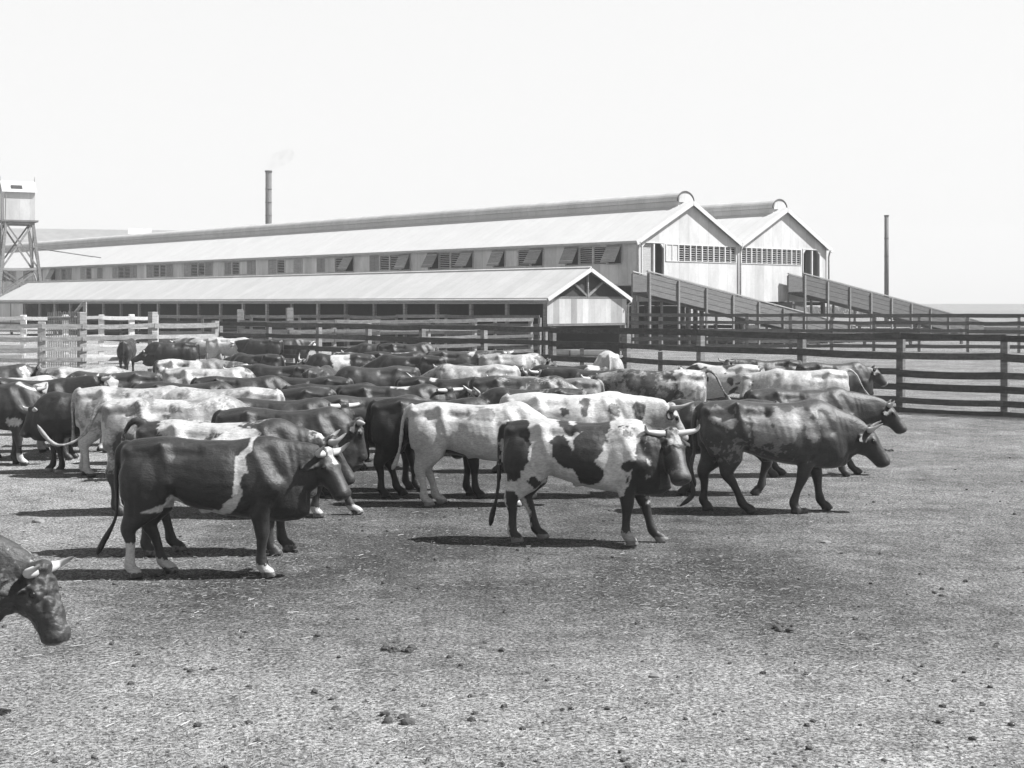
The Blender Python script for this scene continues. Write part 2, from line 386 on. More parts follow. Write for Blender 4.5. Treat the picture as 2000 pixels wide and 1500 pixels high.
    for i in range(n + 1):
        a = st + i * pitch
        if a + gw > L: break
        s_ = states[i % len(states)]
        for j in range(4):
            y0 = a + j * pw; y1 = y0 + pw; c = s_[j]
            if c in 'ol':
                pass
            fr = MB()
            for yy in (y0, y1 - 0.07): fr.box(-0.05, 0.06, yy, yy + 0.07, ZW0, ZW1)
            fr.box(-0.05, 0.06, y0 + 0.07, y1 - 0.07, ZW1 - 0.07, ZW1); fr.box(-0.05, 0.06, y0 + 0.07, y1 - 0.07, ZW0, ZW0 + 0.07)
            w_ = fr.build('window', M['frame'], S)
            if c == 'l' or c == 'o':
                lv = MB(); ns = 8
                for q in range(ns):
                    z = ZW0 + 0.07 + (q + 0.5) * (ZW1 - ZW0 - 0.14) / ns
                    lv.beam((0.03, y0 + 0.075, z), (0.03, y1 - 0.075, z), 0.06, 0.018, (0.5, 0, 1))
                if c == 'l': lv.build('slats', M['louvre'], w_)
            if c in 'sb':
                lf = MB(); lf.box(-0.03, 0.03, y0 + 0.075, y1 - 0.075, ZW0 + 0.075, ZW1 - 0.075)
                if c == 's':
                    lf.box(-0.05, -0.031, (y0 + y1) / 2 - 0.05, (y0 + y1) / 2 + 0.05, ZW0 + 0.08, ZW1 - 0.08)
                lf.build('shutter', M['shutter'] if c == 's' else M['wall_side'], w_)
            if c == 'o':
                an = R(random.uniform(27, 38)); hh = ZW1 - ZW0
                top = Vector((-0.07, 0, ZW1 - 0.02)); bot = top + Vector((-math.sin(an) * hh, 0, -math.cos(an) * hh))
                lf = MB()
                mid = (top + bot) / 2
                nrm = Vector((-math.cos(an), 0, math.sin(an)))
                P = []
                for q in (top, bot):
                    for yy in (y0 + 0.02, y1 - 0.02):
                        for sg in (0, 1): P.append((q.x + nrm.x * 0.04 * sg, yy, q.z + nrm.z * 0.04 * sg))
                lf.add(P, [(0, 2, 3, 1), (4, 5, 7, 6), (0, 4, 6, 2), (1, 3, 7, 5), (0, 1, 5, 4), (2, 6, 7, 3)])
                sh_ = lf.build('shutter', M['shutter'], w_)
                for f in (0.15, 0.85):
                    bt = MB()
                    q = top + (bot - top) * f + nrm * 0.055
                    bt.beam((q.x, y0 + 0.05, q.z), (q.x, y1 - 0.05, q.z), 0.05, 0.025, (nrm.x, 0, nrm.z))
                    bt.build('batten', M['frame'], sh_)
    # downpipes at the front corners and the valley
    for x in (-0.08, 9.72, 19.44 + 0.10):
        dp = MB(); top = ZE - 0.05
        dp.tube([(x, -0.30, top), (x, -0.18, top - 0.25), (x, -0.12, top - 0.5), (x, -0.12, 2.0)], 0.06, 8)
        dp.build('downpipe', M['frame'], S, True)
    # raised floor and the timber posts under it
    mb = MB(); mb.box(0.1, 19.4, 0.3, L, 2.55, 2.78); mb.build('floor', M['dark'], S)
    cnt = 0
    for y in np.arange(0.2, L, 3.34):
        for x in ((0.1, 4.9, 9.72, 14.5, 19.3) if y < 8 else (0.1, 9.72)):
            if cnt >= 90: break
            mb = MB(); mb.box(x - 0.11, x + 0.11, y - 0.11, y + 0.11, 0, 3.8 if x < 1 else 2.8); mb.build('post', M['post'], S); cnt += 1
    # cross bracing between the first posts
    for a in (0.2, 3.54, 6.88):
        mb = MB(); mb.beam((0.0, a, 0.6), (0.0, a + 3.3, 3.5), 0.06, 0.16); mb.build('brace', M['post'], S)
    # near-black sheets painting the shade deep under the floor
    mb = MB(); mb.box(3.0, 3.1, 9.0, L, 0, 2.5); mb.build('under_shade', M['dark'], S)
    mb = MB(); mb.box(0.6, 8.2, 5.0, 5.1, 0, 2.5); mb.build('under_shade', M['dark'], S)
    mb = MB(); mb.box(10.5, 18.9, 12.0, 12.1, 0, 2.5); mb.build('under_shade', M['dark'], S)
    # square timber loading bay under the second gable
    mb = MB(); mb.box(13.8, 15.1, -1.2, 0.0, 2.0, 2.75); mb.box(13.75, 15.15, -1.25, -1.21, 2.65, 2.8)
    mb.build('loading_hatch', M['ramp_board'], S)
main_shed()

def loading_ramp(name, label, xs, off, z0, x1, z1, wid=1.15, hh=1.3, group='timber loading ramps at the gable end'):
    """descends along local x in front of the gables; off = distance out from the wall of its near side"""
    S = tag(empty(name, P0 + UR * xs - UL * (off - wid / 2), ANG), label, 'loading ramp', group)
    ln = x1 - xs; dz = z1 - z0
    def zt(x): return z0 + dz * x / ln
    for side, y in ((0, -wid / 2), (1, wid / 2)):
        n = 4; bh = hh / n
        mb = MB()
        for i in range(n):
            za = i * bh + 0.012; zb = (i + 1) * bh - 0.012
            mb.prism([(0, zt(0) - zb), (ln, zt(ln) - zb), (ln, zt(ln) - za), (0, zt(0) - za)], 'y', y - 0.02, y + 0.02)
        mb.prism([(0, zt(0) - hh), (ln, zt(ln) - hh), (ln, zt(ln) - 0.05), (0, zt(0) - 0.05)], 'y', y + (0.021 if side == 0 else -0.031), y + (0.031 if side == 0 else -0.021))
        mb.build('side_boards', M['ramp_board'], S)
        mb = MB(); mb.beam((0, y, zt(0) + 0.06), (ln, y, zt(ln) + 0.06), 0.13, 0.07); mb.build('top_rail', M['frame'], S)
        x = 0.12
        while x < ln - 0.1:
            zz = zt(x)
            yy = y + (-0.085 if side == 0 else 0.085)
            mb = MB(); mb.box(x - 0.07, x + 0.07, yy - 0.05, yy + 0.05, 0, zz - 0.06); mb.build('post', M['post'], S)
            x += 2.6
    mb = MB(); mb.beam((0, 0, zt(0) - hh + 0.12), (ln, 0, zt(ln) - hh + 0.12), wid - 0.08, 0.06); mb.build('deck', M['ramp_board'], S)
    mb = MB(); x = 0.3
    while x < ln:
        mb.beam((x, -wid / 2 + 0.05, zt(x) - hh + 0.17), (x, wid / 2 - 0.05, zt(x) - hh + 0.17), 0.05, 0.04); x += 0.35
    mb.build('cleats', M['frame'], S)
    return S
loading_ramp('loading_ramp', 'timber loading ramp sloping down to the right from the doorway of the nearer gable', -0.95, 1.6, 4.50, 20.4, 1.10)
loading_ramp('loading_ramp', 'timber loading ramp running off to the right from the doorway of the farther gable', 14.4, 1.6, 4.60, 38.0, 1.2)

def low_shed():
    O = Vector((3.75, 68.0, 0))
    S = tag(empty('open_shed', O, ANG), 'low open sided shed with a patched iron gable in front of the big shed', 'shed')
    W = 5.8; L = 66.5; ZE = 2.98; ZA = 4.42; ov = 0.16
    rs = (ZA - ZE) / (W / 2); t = 0.06
    rf = MB()
    rf.prism([(-ov, ZE - ov * rs), (W / 2, ZA), (W / 2, ZA + t), (-ov, ZE - ov * rs + t)], 'y', -0.20, L)
    rf.prism([(W / 2 + .002, ZA), (W + ov, ZE - ov * rs), (W + ov, ZE - ov * rs + t), (W / 2 + .002, ZA + t)], 'y', -0.20, L)
    rf.build('roof', M['roof_low'], S)
    mb = MB(); mb.tube([(W / 2, -0.21, ZA + t), (W / 2, L, ZA + t)], 0.07, 8); mb.build('ridge_cap', M['roof_low'], S, True)
    for (a, b) in (((-ov, ZE - ov * rs), (W / 2, ZA)), ((W + ov, ZE - ov * rs), (W / 2, ZA))):
        mb = MB(); mb.beam((a[0], -0.226, a[1] - 0.03), (b[0], -0.226, b[1] - 0.03), 0.045, 0.19); mb.build('bargeboard', M['trim'], S)
    mb = MB(); mb.box(0, W, 0, 0.05, 1.62, ZE - 0.02); mb.build('gable_wall', M['wall_low'], S)
    mb = MB(); mb.box(0, W, -0.03, -0.002, 1.56, 1.68); mb.build('sill', M['trim_dark'], S)
    # open king post truss in the gable
    for (a, b) in (((W / 2, ZE), (W / 2, ZA)), ((W / 2, ZE + 0.05), (W / 2 - 1.15, ZA - 0.62)), ((W / 2, ZE + 0.05), (W / 2 + 1.15, ZA - 0.62)), ((0, ZE), (W, ZE))):
        mb = MB(); mb.beam((a[0], 0.03, a[1]), (b[0], 0.03, b[1]), 0.08, 0.11); mb.build('truss_member', M['post'], S)
    mb = MB(); mb.prism([(0.1, ZE), (W - 0.1, ZE), (W / 2, ZA - 0.05)], 'y', 0.10, 0.14); mb.build('gable_shade', M['dark'], S)  # near-black triangle painting the shade behind the truss
    mb = MB(); mb.box(-0.12, -0.06, -0.1, L, ZE - 0.32, ZE - 0.14); mb.build('eave_beam', M['frame'], S)
    mb = MB(); mb.tube([(-ov - 0.06, -0.2, ZE - 0.14), (-ov - 0.06, L, ZE - 0.14)], 0.06, 8); mb.build('gutter', M['frame'], S, True)
    y = 0.15
    while y < L:
        mb = MB(); mb.box(-0.06, 0.10, y - 0.09, y + 0.09, 0, ZE - 0.13); mb.build('post', M['post_light'] if random.random() < 0.3 else M['post'], S)
        mb = MB(); mb.box(W - 0.12, W + 0.04, y - 0.09, y + 0.09, 0, ZE - 0.13); mb.build('post', M['post'], S)
        y += 2.75
    # feed rack and back boards coloured near black for the shade
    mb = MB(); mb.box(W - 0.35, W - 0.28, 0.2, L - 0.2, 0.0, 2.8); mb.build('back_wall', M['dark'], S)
    for z in (0.55, 0.95, 1.35):
        mb = MB(); mb.box(-0.13, -0.07, 0.1, L, z, z + 0.14); mb.build('rail', M['rail'], S)
    mb = MB(); mb.box(-0.02, W, L - 0.4, L - 0.35, 0.4, ZE - 0.1); mb.build('end_wall', M['wall_low'], S)
    mb = MB(); mb.box(-0.05, 0.0, L - 5.5, L - 0.4, 0.3, ZE - 0.15); mb.build('closed_bay', M['wall_low'], S)
    mb = MB(); mb.tube([(W + 0.05, -0.3, ZE - 0.2), (W + 0.02, -0.1, ZE - 0.35), (W + 0.02, -0.06, 0.3)], 0.045, 8); mb.build('downpipe', M['frame'], S, True)
low_shed()

def water_tower():
    T = P0 + UL * 70.5 - UR * 6.3
    k = 20.6
    Y = 132.0; base = Vector(((34 - CX) / F * Y, Y, 0))
    S = tag(empty('tower', base, R(27)), 'timber braced tower carrying a small pale gabled cabin at the left edge', 'tower')
    w0, w1 = 2.35, 1.22; zt_ = 10.4
    def cor(sx, sy, z):
        w = w0 + (w1 - w0) * z / zt_
        return Vector((sx * w, sy * w, z))
    cs = [(-1, -1), (1, -1), (1, 1), (-1, 1)]
    for c in cs:
        mb = MB(); mb.beam(cor(*c, 0), cor(*c, zt_), 0.26, 0.26, (0, 1, 0)); mb.build('leg', M['post'], S)
    lv = [0.3, 3.2, 5.9, zt_ - 0.15]
    for i in range(3):
        for j in range(4):
            a, b = cs[j], cs[(j + 1) % 4]
            for (p, q) in ((a, b), (b, a)):
                mb = MB(); mb.beam(cor(*p, lv[i]), cor(*q, lv[i + 1]), 0.10, 0.15); mb.build('brace', M['post'], S)
            mb = MB(); mb.beam(cor(*a, lv[i + 1]), cor(*b, lv[i + 1]), 0.12, 0.22); mb.build('girt', M['post_light'], S)
    mb = MB(); mb.box(-1.7, 1.7, -1.5, 1.5, zt_, zt_ + 0.16); mb.build('platform', M['post'], S)
    mb = MB(); mb.box(-1.42, 1.42, -1.2, 1.2, zt_ + 0.16, zt_ + 2.9); cab = mb.build('cabin', M['wall_gable'], S)
    z = zt_ + 2.9
    mb = MB()
    mb.prism([(-1.35, z - 0.1), (0, z + 1.0), (0, z + 1.06), (-1.45, z - 0.1)], 'x', -1.6, 1.6)
    mb.prism([(0.002, z + 1.0), (1.35, z - 0.1), (1.45, z - 0.1), (0.002, z + 1.06)], 'x', -1.6, 1.6)
    mb.prism([(-1.2, z), (1.2, z), (0, z + 0.98)], 'x', -1.42, 1.42)
    mb.build('cabin_roof', M['roof_low'], S)
    mb = MB(); mb.beam((-0.7, -0.86, z + 0.42), (0.3, -0.86, z + 0.42), 0.06, 0.5, (0, 1, 0.8)); mb.build('roof_hatch', M['dark'], S)
    for x in (-1.58, 1.58):
        mb = MB(); mb.tube([(x, 0, z + 1.0), (x, 0, z + 1.5)], [0.05, 0.02], 6); mb.build('finial', M['post_light'], S)
    mb = MB(); mb.tube([(-1.9, -1.55, 2.0), (-1.55, -1.3, zt_ + 2.5)], 0.05, 6); mb.tube([(-1.6, -1.6, 2.0), (-1.25, -1.35, zt_ + 2.5)], 0.05, 6)
    mb.build('ladder', M['post'], S)
    for (dz, e) in ((0.0, 7.2), (0.25, 6.5)):
        mb = MB(); mb.tube([(1.3, -0.6 + dz, 8.0), (e, -3.2, 7.05 + dz * 0.3)], 0.045, 6); mb.build('pipe_boom', M['post'], S)
water_tower()

def chimney(px, ytop, Y, wpx, label, ybase=640):
    b = at(px, 600, Y); b.z = 0
    ht = H + (HY - ytop) / F * Y; r = wpx / 2 / F * Y
    S = tag(empty('chimney', b), label, 'chimney', 'works chimneys')
    mb = MB(); mb.tube([(0, 0, 0), (0, 0, ht)], [r * 1.12, r], 20, True); mb.build('stack', M['chimney'], S, True)
    mb = MB(); mb.tube([(0, 0, ht - r * 0.5), (0, 0, ht - r * 0.3), (0, 0, ht + 0.05)], [r * 1.05, r * 1.22, r * 1.22], 20); mb.build('collar', M['chimney'], S)
    mb = MB()
    for z in np.arange(4, ht - 2, 2.2): mb.tube([(0, 0, z), (0, 0, z + 0.12)], r * 1.12, 20)
    mb.build('hoops', M['chimney'], S)
    return b, ht, r
chb, cht, chr_ = chimney(524.5, 334, 230, 12, 'tall dark chimney stack rising behind the ridge with faint smoke')
chimney(1731.5, 421, 170, 8, 'thin dark chimney stack standing alone right of the gables')

# faint smoke drifting off the chimney top
def smoke():
    mb = MB()
    pts = [Vector((-0.3, 0, -0.2)), Vector((0.4, 0, 0.7)), Vector((1.3, 0, 1.6)), Vector((2.6, 0, 2.3)), Vector((4.2, 0, 2.9))]
    mb.tube(pts, [0.4, 0.8, 1.2, 1.4, 0.9], 12)
    m = bpy.data.materials.new('smoke'); m.use_nodes = True; nt = m.node_tree; nt.nodes.clear()
    out = nt.nodes.new('ShaderNodeOutputMaterial'); pv = nt.nodes.new('ShaderNodeVolumePrincipled')
    pv.inputs['Color'].default_value = g(0.12)
    nf = noise(nt, 0.9, 4, 0.6); d = ramp(nt, nf, [(0.42, 0.0), (0.7, 0.12)])
    nt.links.new(d, pv.inputs['Density']); nt.links.new(pv.outputs[0], out.inputs['Volume'])
    o = mb.build('smoke', m, None, True); o.location = chb + Vector((0, 0, cht + 0.1)); tag(o, kind='stuff', label='faint grey smoke drifting from the tall chimney', cat='smoke')
smoke()

def far_sheds():
    # a second big roof far behind on the left, and a little ridge lantern beyond
    a = at(-260, 560, 246); b2 = at(420, 560, 262); dd = b2 - a; dd.z = 0; rz = math.atan2(dd.y, dd.x); ln = dd.length
    S = tag(empty('far_shed', (a.x, a.y, 0), rz), 'distant long pale shed roof showing above the main ridge at the left', 'shed')
    z1 = H + (HY - 445.5) / F * 250
    mb = MB(); mb.prism([(-13, z1 - 5), (0, z1), (0, z1 + 0.1), (-13, z1 - 4.9)], 'x', 0, ln)
    mb.prism([(0.01, z1), (13, z1 - 5), (13, z1 - 4.9), (0.01, z1 + 0.1)], 'x', 0, ln)
    mb.build('roof', M['far_roof'], S)
    mb = MB(); mb.box(0.3, ln - 0.3, -12.6, 12.6, 0, z1 - 5.05); mb.build('wall', M['wall_side'], S)
    Y = 240; b = at(272, 500, Y); z2 = H + (HY - 446) / F * Y
    S = tag(empty('far_roof_lantern', (b.x, b.y, 0), 0.25), 'small distant gabled roof peeping over the main ridge left of the chimney', 'building')
    mb = MB(); mb.prism([(-1.2, z2 - 1.1), (1.2, z2 - 1.1), (0, z2)], 'x', -1.9, 2.1); mb.build('roof', M['roof_low'], S)
    mb = MB(); mb.box(-1.85, 2.05, -1.1, 1.1, 0, z2 - 1.11); mb.build('wall', M['shutter'], S)
far_sheds()

# ------------------------------------------------------------------ fences
def ground_at(px, Y): return Vector(((px - CX) / F * Y, Y, 0))
def fence(label, pts, rails, top, mrail, mpost, rw=0.15, pw=0.16, extra=None, posttops=None, span=1, cat='fence', name='rail_fence'):
    """pts: (photo column, depth) of every post; rails: heights of the rail tops"""
    W = [ground_at(*p) for p in pts]
    S = tag(empty(name, W[0]), label, cat)
    O = W[0]
    for i, p in enumerate(W):
        t = (posttops or {}).get(i, (top, pw)); hgt, w = t
        d = (W[min(i + 1, len(W) - 1)] - W[max(i - 1, 0)]).normalized(); a = math.atan2(d.y, d.x)
        n_ = Vector((-d.y, d.x, 0)) * (w / 2 + 0.03)
        if n_.y < 0: n_ = -n_
        lean = Vector((random.uniform(-.02, .02), random.uniform(-.02, .02), 0))
        q = p + n_ - O
        mb = MB(); mb.beam(q, q + lean + Vector((0, 0, hgt + random.uniform(-.02, .02))), w, w * 0.9, (d.x, d.y, 0))
        mb.build('post', mpost, S, bevel=0.012)
    for i in range(0, len(W) - 1, span):
        j = min(i + span, len(W) - 1)
        d = (W[j] - W[i]).normalized(); n_ = Vector((-d.y, d.x, 0)) * 0.025
        if n_.y < 0: n_ = -n_
        for z in rails:
            za = z + random.uniform(-.025, .025); zb = z + random.uniform(-.025, .025)
            mb = MB(); w = rw * random.uniform(0.85, 1.1); k_ = 5; last = None
            A = W[i] - d * 0.05 - O; B = W[j] + d * 0.05 - O; sag = random.uniform(0, 0.035)
            if span == 1 and random.random() < 0.5: A -= n_ * 0.4; B -= n_ * 0.4
            ps = []
            for q in range(k_):
                f = q / (k_ - 1); c = A.lerp(B, f); c.z = za + (zb - za) * f - w / 2 - sag * 4 * f * (1 - f); ps.append(c)
            vs = []; fs = []
            for q, c in enumerate(ps):
                for (aa, bb) in ((-1, -1), (1, -1), (1, 1), (-1, 1)): vs.append(c + n_ * aa + Vector((0, 0, bb * w / 2)))
            for q in range(k_ - 1):
                for r_ in range(4): fs.append((q * 4 + r_, q * 4 + (r_ + 1) % 4, q * 4 + 4 + (r_ + 1) % 4, q * 4 + 4 + r_))
            fs += [(3, 2, 1, 0), ((k_ - 1) * 4, (k_ - 1) * 4 + 1, (k_ - 1) * 4 + 2, (k_ - 1) * 4 + 3)]
            mb.add(vs, fs); mb.build('rail', mrail, S)
    if extra: extra(S, W, O)
    return S

def droppers(S, W, O):
    for i, f in ((6, 0.45), (7, 0.52)):
        p = W[i].lerp(W[i + 1], f) - O
        mb = MB(); mb.box(p.x - .06, p.x + .06, p.y + .03, p.y + .13, 0, 1.28); mb.build('dropper', M['post'], S)
A_pts = [(425, 56.3), (520, 54.7), (618, 52.8), (714, 50.8), (820, 48.2), (941, 46.0), (1074, 44.0), (1218, 41.75), (1362, 38.9), (1560, 36.2), (1755, 34.3), (1960, 32.9), (2190, 31.2)]
fence('long dark post and rail fence closing the back of the cattle yard', A_pts, (1.95, 1.50, 1.06, 0.72, 0.40, 0.14), 1.93, M['rail'], M['post'], 0.17, 0.19, droppers)
fence('lighter rail fence with one tall post left of the dark yard fence', [(-140, 50.5), (-20, 50.8), (80, 51), (163, 51.5), (303, 53.5), (425, 55.9)], (1.92, 1.47, 1.06, 0.68, 0.34), 1.98, M['rail_light'], M['post_light'], 0.17, 0.24,
      posttops={4: (2.35, 0.30), 2: (2.0, 0.30), 3: (2.35, 0.30)})
fence('whitewashed rail fence behind the left of the yard', [(-130, 60), (-40, 60), (45, 60), (128, 60.5), (198, 61), (258, 61.5), (305, 62)], (2.14, 1.72, 1.30, 0.88, 0.45), 2.2, M['white_paint'], M['white_paint'], 0.16, 0.26)
B2 = [(300, 67), (395, 67.2), (490, 67.4), (585, 67.6), (680, 67.8), (775, 68), (870, 68.2), (965, 68.0), (1052, 67.0)]
fence('grey rail fence running along the front of the open shed', B2, (2.12, 1.72, 1.34, 0.98, 0.6), 2.0, M['rail_mid'], M['post'], 0.17, 0.15)
B3 = [(470, 57.8), (567, 58.2), (655, 59.0), (741, 60.5), (840, 62.0), (930, 64.0), (1040, 66.0)]
fence('middle rail fence slanting away behind the dark yard fence', B3, (1.98, 1.6, 1.22, 0.86, 0.5), 1.95, M['rail_mid'], M['post_light'], 0.16, 0.18,
      posttops={0: (2.42, 0.30), 1: (2.5, 0.30)})
B1 = [(1212, 78), (1290, 78), (1370, 78), (1460, 78), (1545, 78), (1625, 78), (1707, 77.5), (1795, 77), (1890, 76), (1990, 75), (2100, 74)]
fence('far dark rail fence in front of the loading ramps', B1, (2.12, 1.70, 1.26, 0.80, 0.40), 2.1, M['rail'], M['post'], 0.2, 0.18)
B4 = [(1225, 92), (1310, 95), (1400, 98), (1480, 100), (1580, 103), (1680, 104), (1790, 105), (1900, 106), (2030, 107)]
fence('farthest crush fence seen beneath the ramps', B4, (1.15, 0.85, 0.52, 0.22), 1.2, M['rail'], M['post'], 0.24, 0.2)
B6 = [(1235, 85), (1330, 86), (1420, 87), (1510, 88), (1600, 89), (1690, 90), (1780, 90), (1880, 91)]
fence('low dark boarded pen side between the ramps and the far fence', B6, (0.98, 0.70, 0.40), 1.05, M['rail'], M['post'], 0.22, 0.18)

def picket_gate():
    a = ground_at(92, 52.6); b = ground_at(163, 52.9)
    S = tag(empty('picket_gate', a), 'tall gate of closely set upright pickets standing in the light rail fence', 'gate')
    d = (b - a); ln = d.length; d.normalize(); n = 21
    mb = MB()
    for i in range(n):
        p = d * (ln * (i + 0.5) / n)
        mb.beam(p, p + Vector((0, 0, 2.38 - 0.0 * i + random.uniform(-.03, .03))), 0.05, 0.03, (d.x, d.y, 0))
    mb.build('pickets', M['post'], S)
    for z in (0.5, 1.3, 2.1):
        mb = MB(); mb.beam(Vector((0, 0.05, z)), d * ln + Vector((0, 0.05, z)), 0.05, 0.12); mb.build('cross_rail', M['post_light'], S)
    mb = MB(); mb.beam(d * (ln * 0.6) + Vector((0, 0.07, 2.05)), d * ln + Vector((0, 0.07, 2.75)), 0.05, 0.12); mb.build('brace', M['post_light'], S)
    mb = MB(); mb.beam(d * (ln + .05) , d * (ln + .05) + Vector((0, 0, 2.75)), 0.12, 0.12); mb.build('hinge_post', M['post_light'], S)
picket_gate()

def trough(px, Y, ln, rz, label):
    p = ground_at(px, Y); S = tag(empty('trough', p, rz), label, 'trough', 'low troughs behind the yard fence')
    n = 8; ro = 0.33; ri = 0.27
    outer = [(ro * math.cos(math.pi + math.pi * i / n), 0.36 + ro * math.sin(math.pi + math.pi * i / n)) for i in range(n + 1)]
    inner = [(ri * math.cos(2 * math.pi - math.pi * i / n), 0.36 + ri * math.sin(2 * math.pi - math.pi * i / n)) for i in range(n + 1)]
    mb = MB(); mb.prism(outer + inner, 'x', -ln / 2, ln / 2); mb.build('basin', M['concrete'], S, False)
    for s in (-1, 1):
        mb = MB(); mb.prism(outer, 'x', s * ln / 2 - 0.04, s * ln / 2 + 0.04); mb.build('end_plate', M['trim_dark'], S)
trough(1100, 70, 1.7, 0.1, 'pale round bottomed trough on the ground behind the yard fence, the left one')
trough(1150, 69, 1.9, -0.05, 'pale round bottomed trough on the ground behind the yard fence, the right one')

# ------------------------------------------------------------------ cattle
class VN:
    """smooth value noise in numpy"""
    def __init__(s, seed): s.t = np.random.default_rng(seed).random((32, 32, 32))
    def __call__(s, p, sc, off=0.0):
        q = p * sc + off; i = np.floor(q).astype(int); f = q - i; f = f * f * (3 - 2 * f)
        r = 0
        for a in (0, 1):
            for b in (0, 1):
                for c in (0, 1):
                    w = (f[:, 0] if a else 1 - f[:, 0]) * (f[:, 1] if b else 1 - f[:, 1]) * (f[:, 2] if c else 1 - f[:, 2])
                    r = r + w * s.t[(i[:, 0] + a) % 32, (i[:, 1] + b) % 32, (i[:, 2] + c) % 32]
        return r
    def fbm(s, p, sc, o=4, off=0.0):
        r = 0; a = 0.5; t = 0
        for k in range(o): r = r + a * s(p, sc * 2 ** k, off + 7.3 * k); t += a; a *= 0.5
        return r / t
VNZ = VN(5)

def v3(*a): return np.array(a, float)
def nrm(v): return v / (np.linalg.norm(v) + 1e-9)

class Loft:
    def __init__(s): s.v = []; s.f = []
    def rings(s, rings):
        n = len(rings[0]); base = len(s.v)
        for r in rings: s.v += [tuple(p) for p in r]
        m = len(rings)
        for i in range(m - 1):
            for k in range(n):
                a = base + i * n + k; b = base + i * n + (k + 1) % n
                s.f.append((a, b, b + n, a + n))
        for i, rv in ((0, True), (m - 1, False)):
            c = np.mean(rings[i], axis=0); ci = len(s.v); s.v.append(tuple(c))
            for k in range(n):
                a = base + i * n + k; b = base + i * n + (k + 1) % n
                s.f.append((b, a, ci) if rv else (a, b, ci))
    def path(s, pts, rs, ru, side=None, n=12, ex=1.0):
        """elliptical sections along pts; rs = half width along side, ru = half height across it"""
        pts = [np.array(p, float) for p in pts]; R_ = []
        for i, p in enumerate(pts):
            t = nrm(pts[min(i + 1, len(pts) - 1)] - pts[max(i - 1, 0)])
            sd_ = side if side is not None else v3(0, 1, 0)
            sd_ = nrm(sd_ - t * sd_.dot(t)); up = np.cross(t, sd_)
            a = rs[i] if hasattr(rs, '__len__') else rs; b = ru[i] if hasattr(ru, '__len__') else ru
            R_.append([p + sd_ * (a * math.cos(2 * math.pi * k / n)) + up * (b * math.sin(2 * math.pi * k / n)) for k in range(n)])
        s.rings(R_)

def smooth_pts(P, n=6):
    """Catmull-Rom through control rows (any columns)"""
    P = np.array(P, float); out = []
    for i in range(len(P) - 1):
        p0 = P[max(i - 1, 0)]; p1 = P[i]; p2 = P[i + 1]; p3 = P[min(i + 2, len(P) - 1)]
        for k in range(n):
            t = k / n
            out.append(0.5 * ((2 * p1) + (-p0 + p2) * t + (2 * p0 - 5 * p1 + 4 * p2 - p3) * t * t + (-p0 + 3 * p1 - 3 * p2 + p3) * t ** 3))
    out.append(P[-1]); return np.array(out)

TRUNK = [  # x, top, bottom, half width
    (-.87, 1.235, 1.02, .05), (-.845, 1.31, .88, .13), (-.76, 1.35, .80, .20), (-.60, 1.375, .75, .24), (-.45, 1.385, .74, .26), (-.28, 1.365, .72, .285),
    (-.08, 1.345, .66, .315), (.12, 1.34, .61, .335), (.32, 1.355, .58, .315), (.48, 1.385, .555, .28), (.62, 1.385, .54, .245),
    (.76, 1.32, .535, .205), (.87, 1.20, .56, .15), (.96, 1.04, .66, .08)]

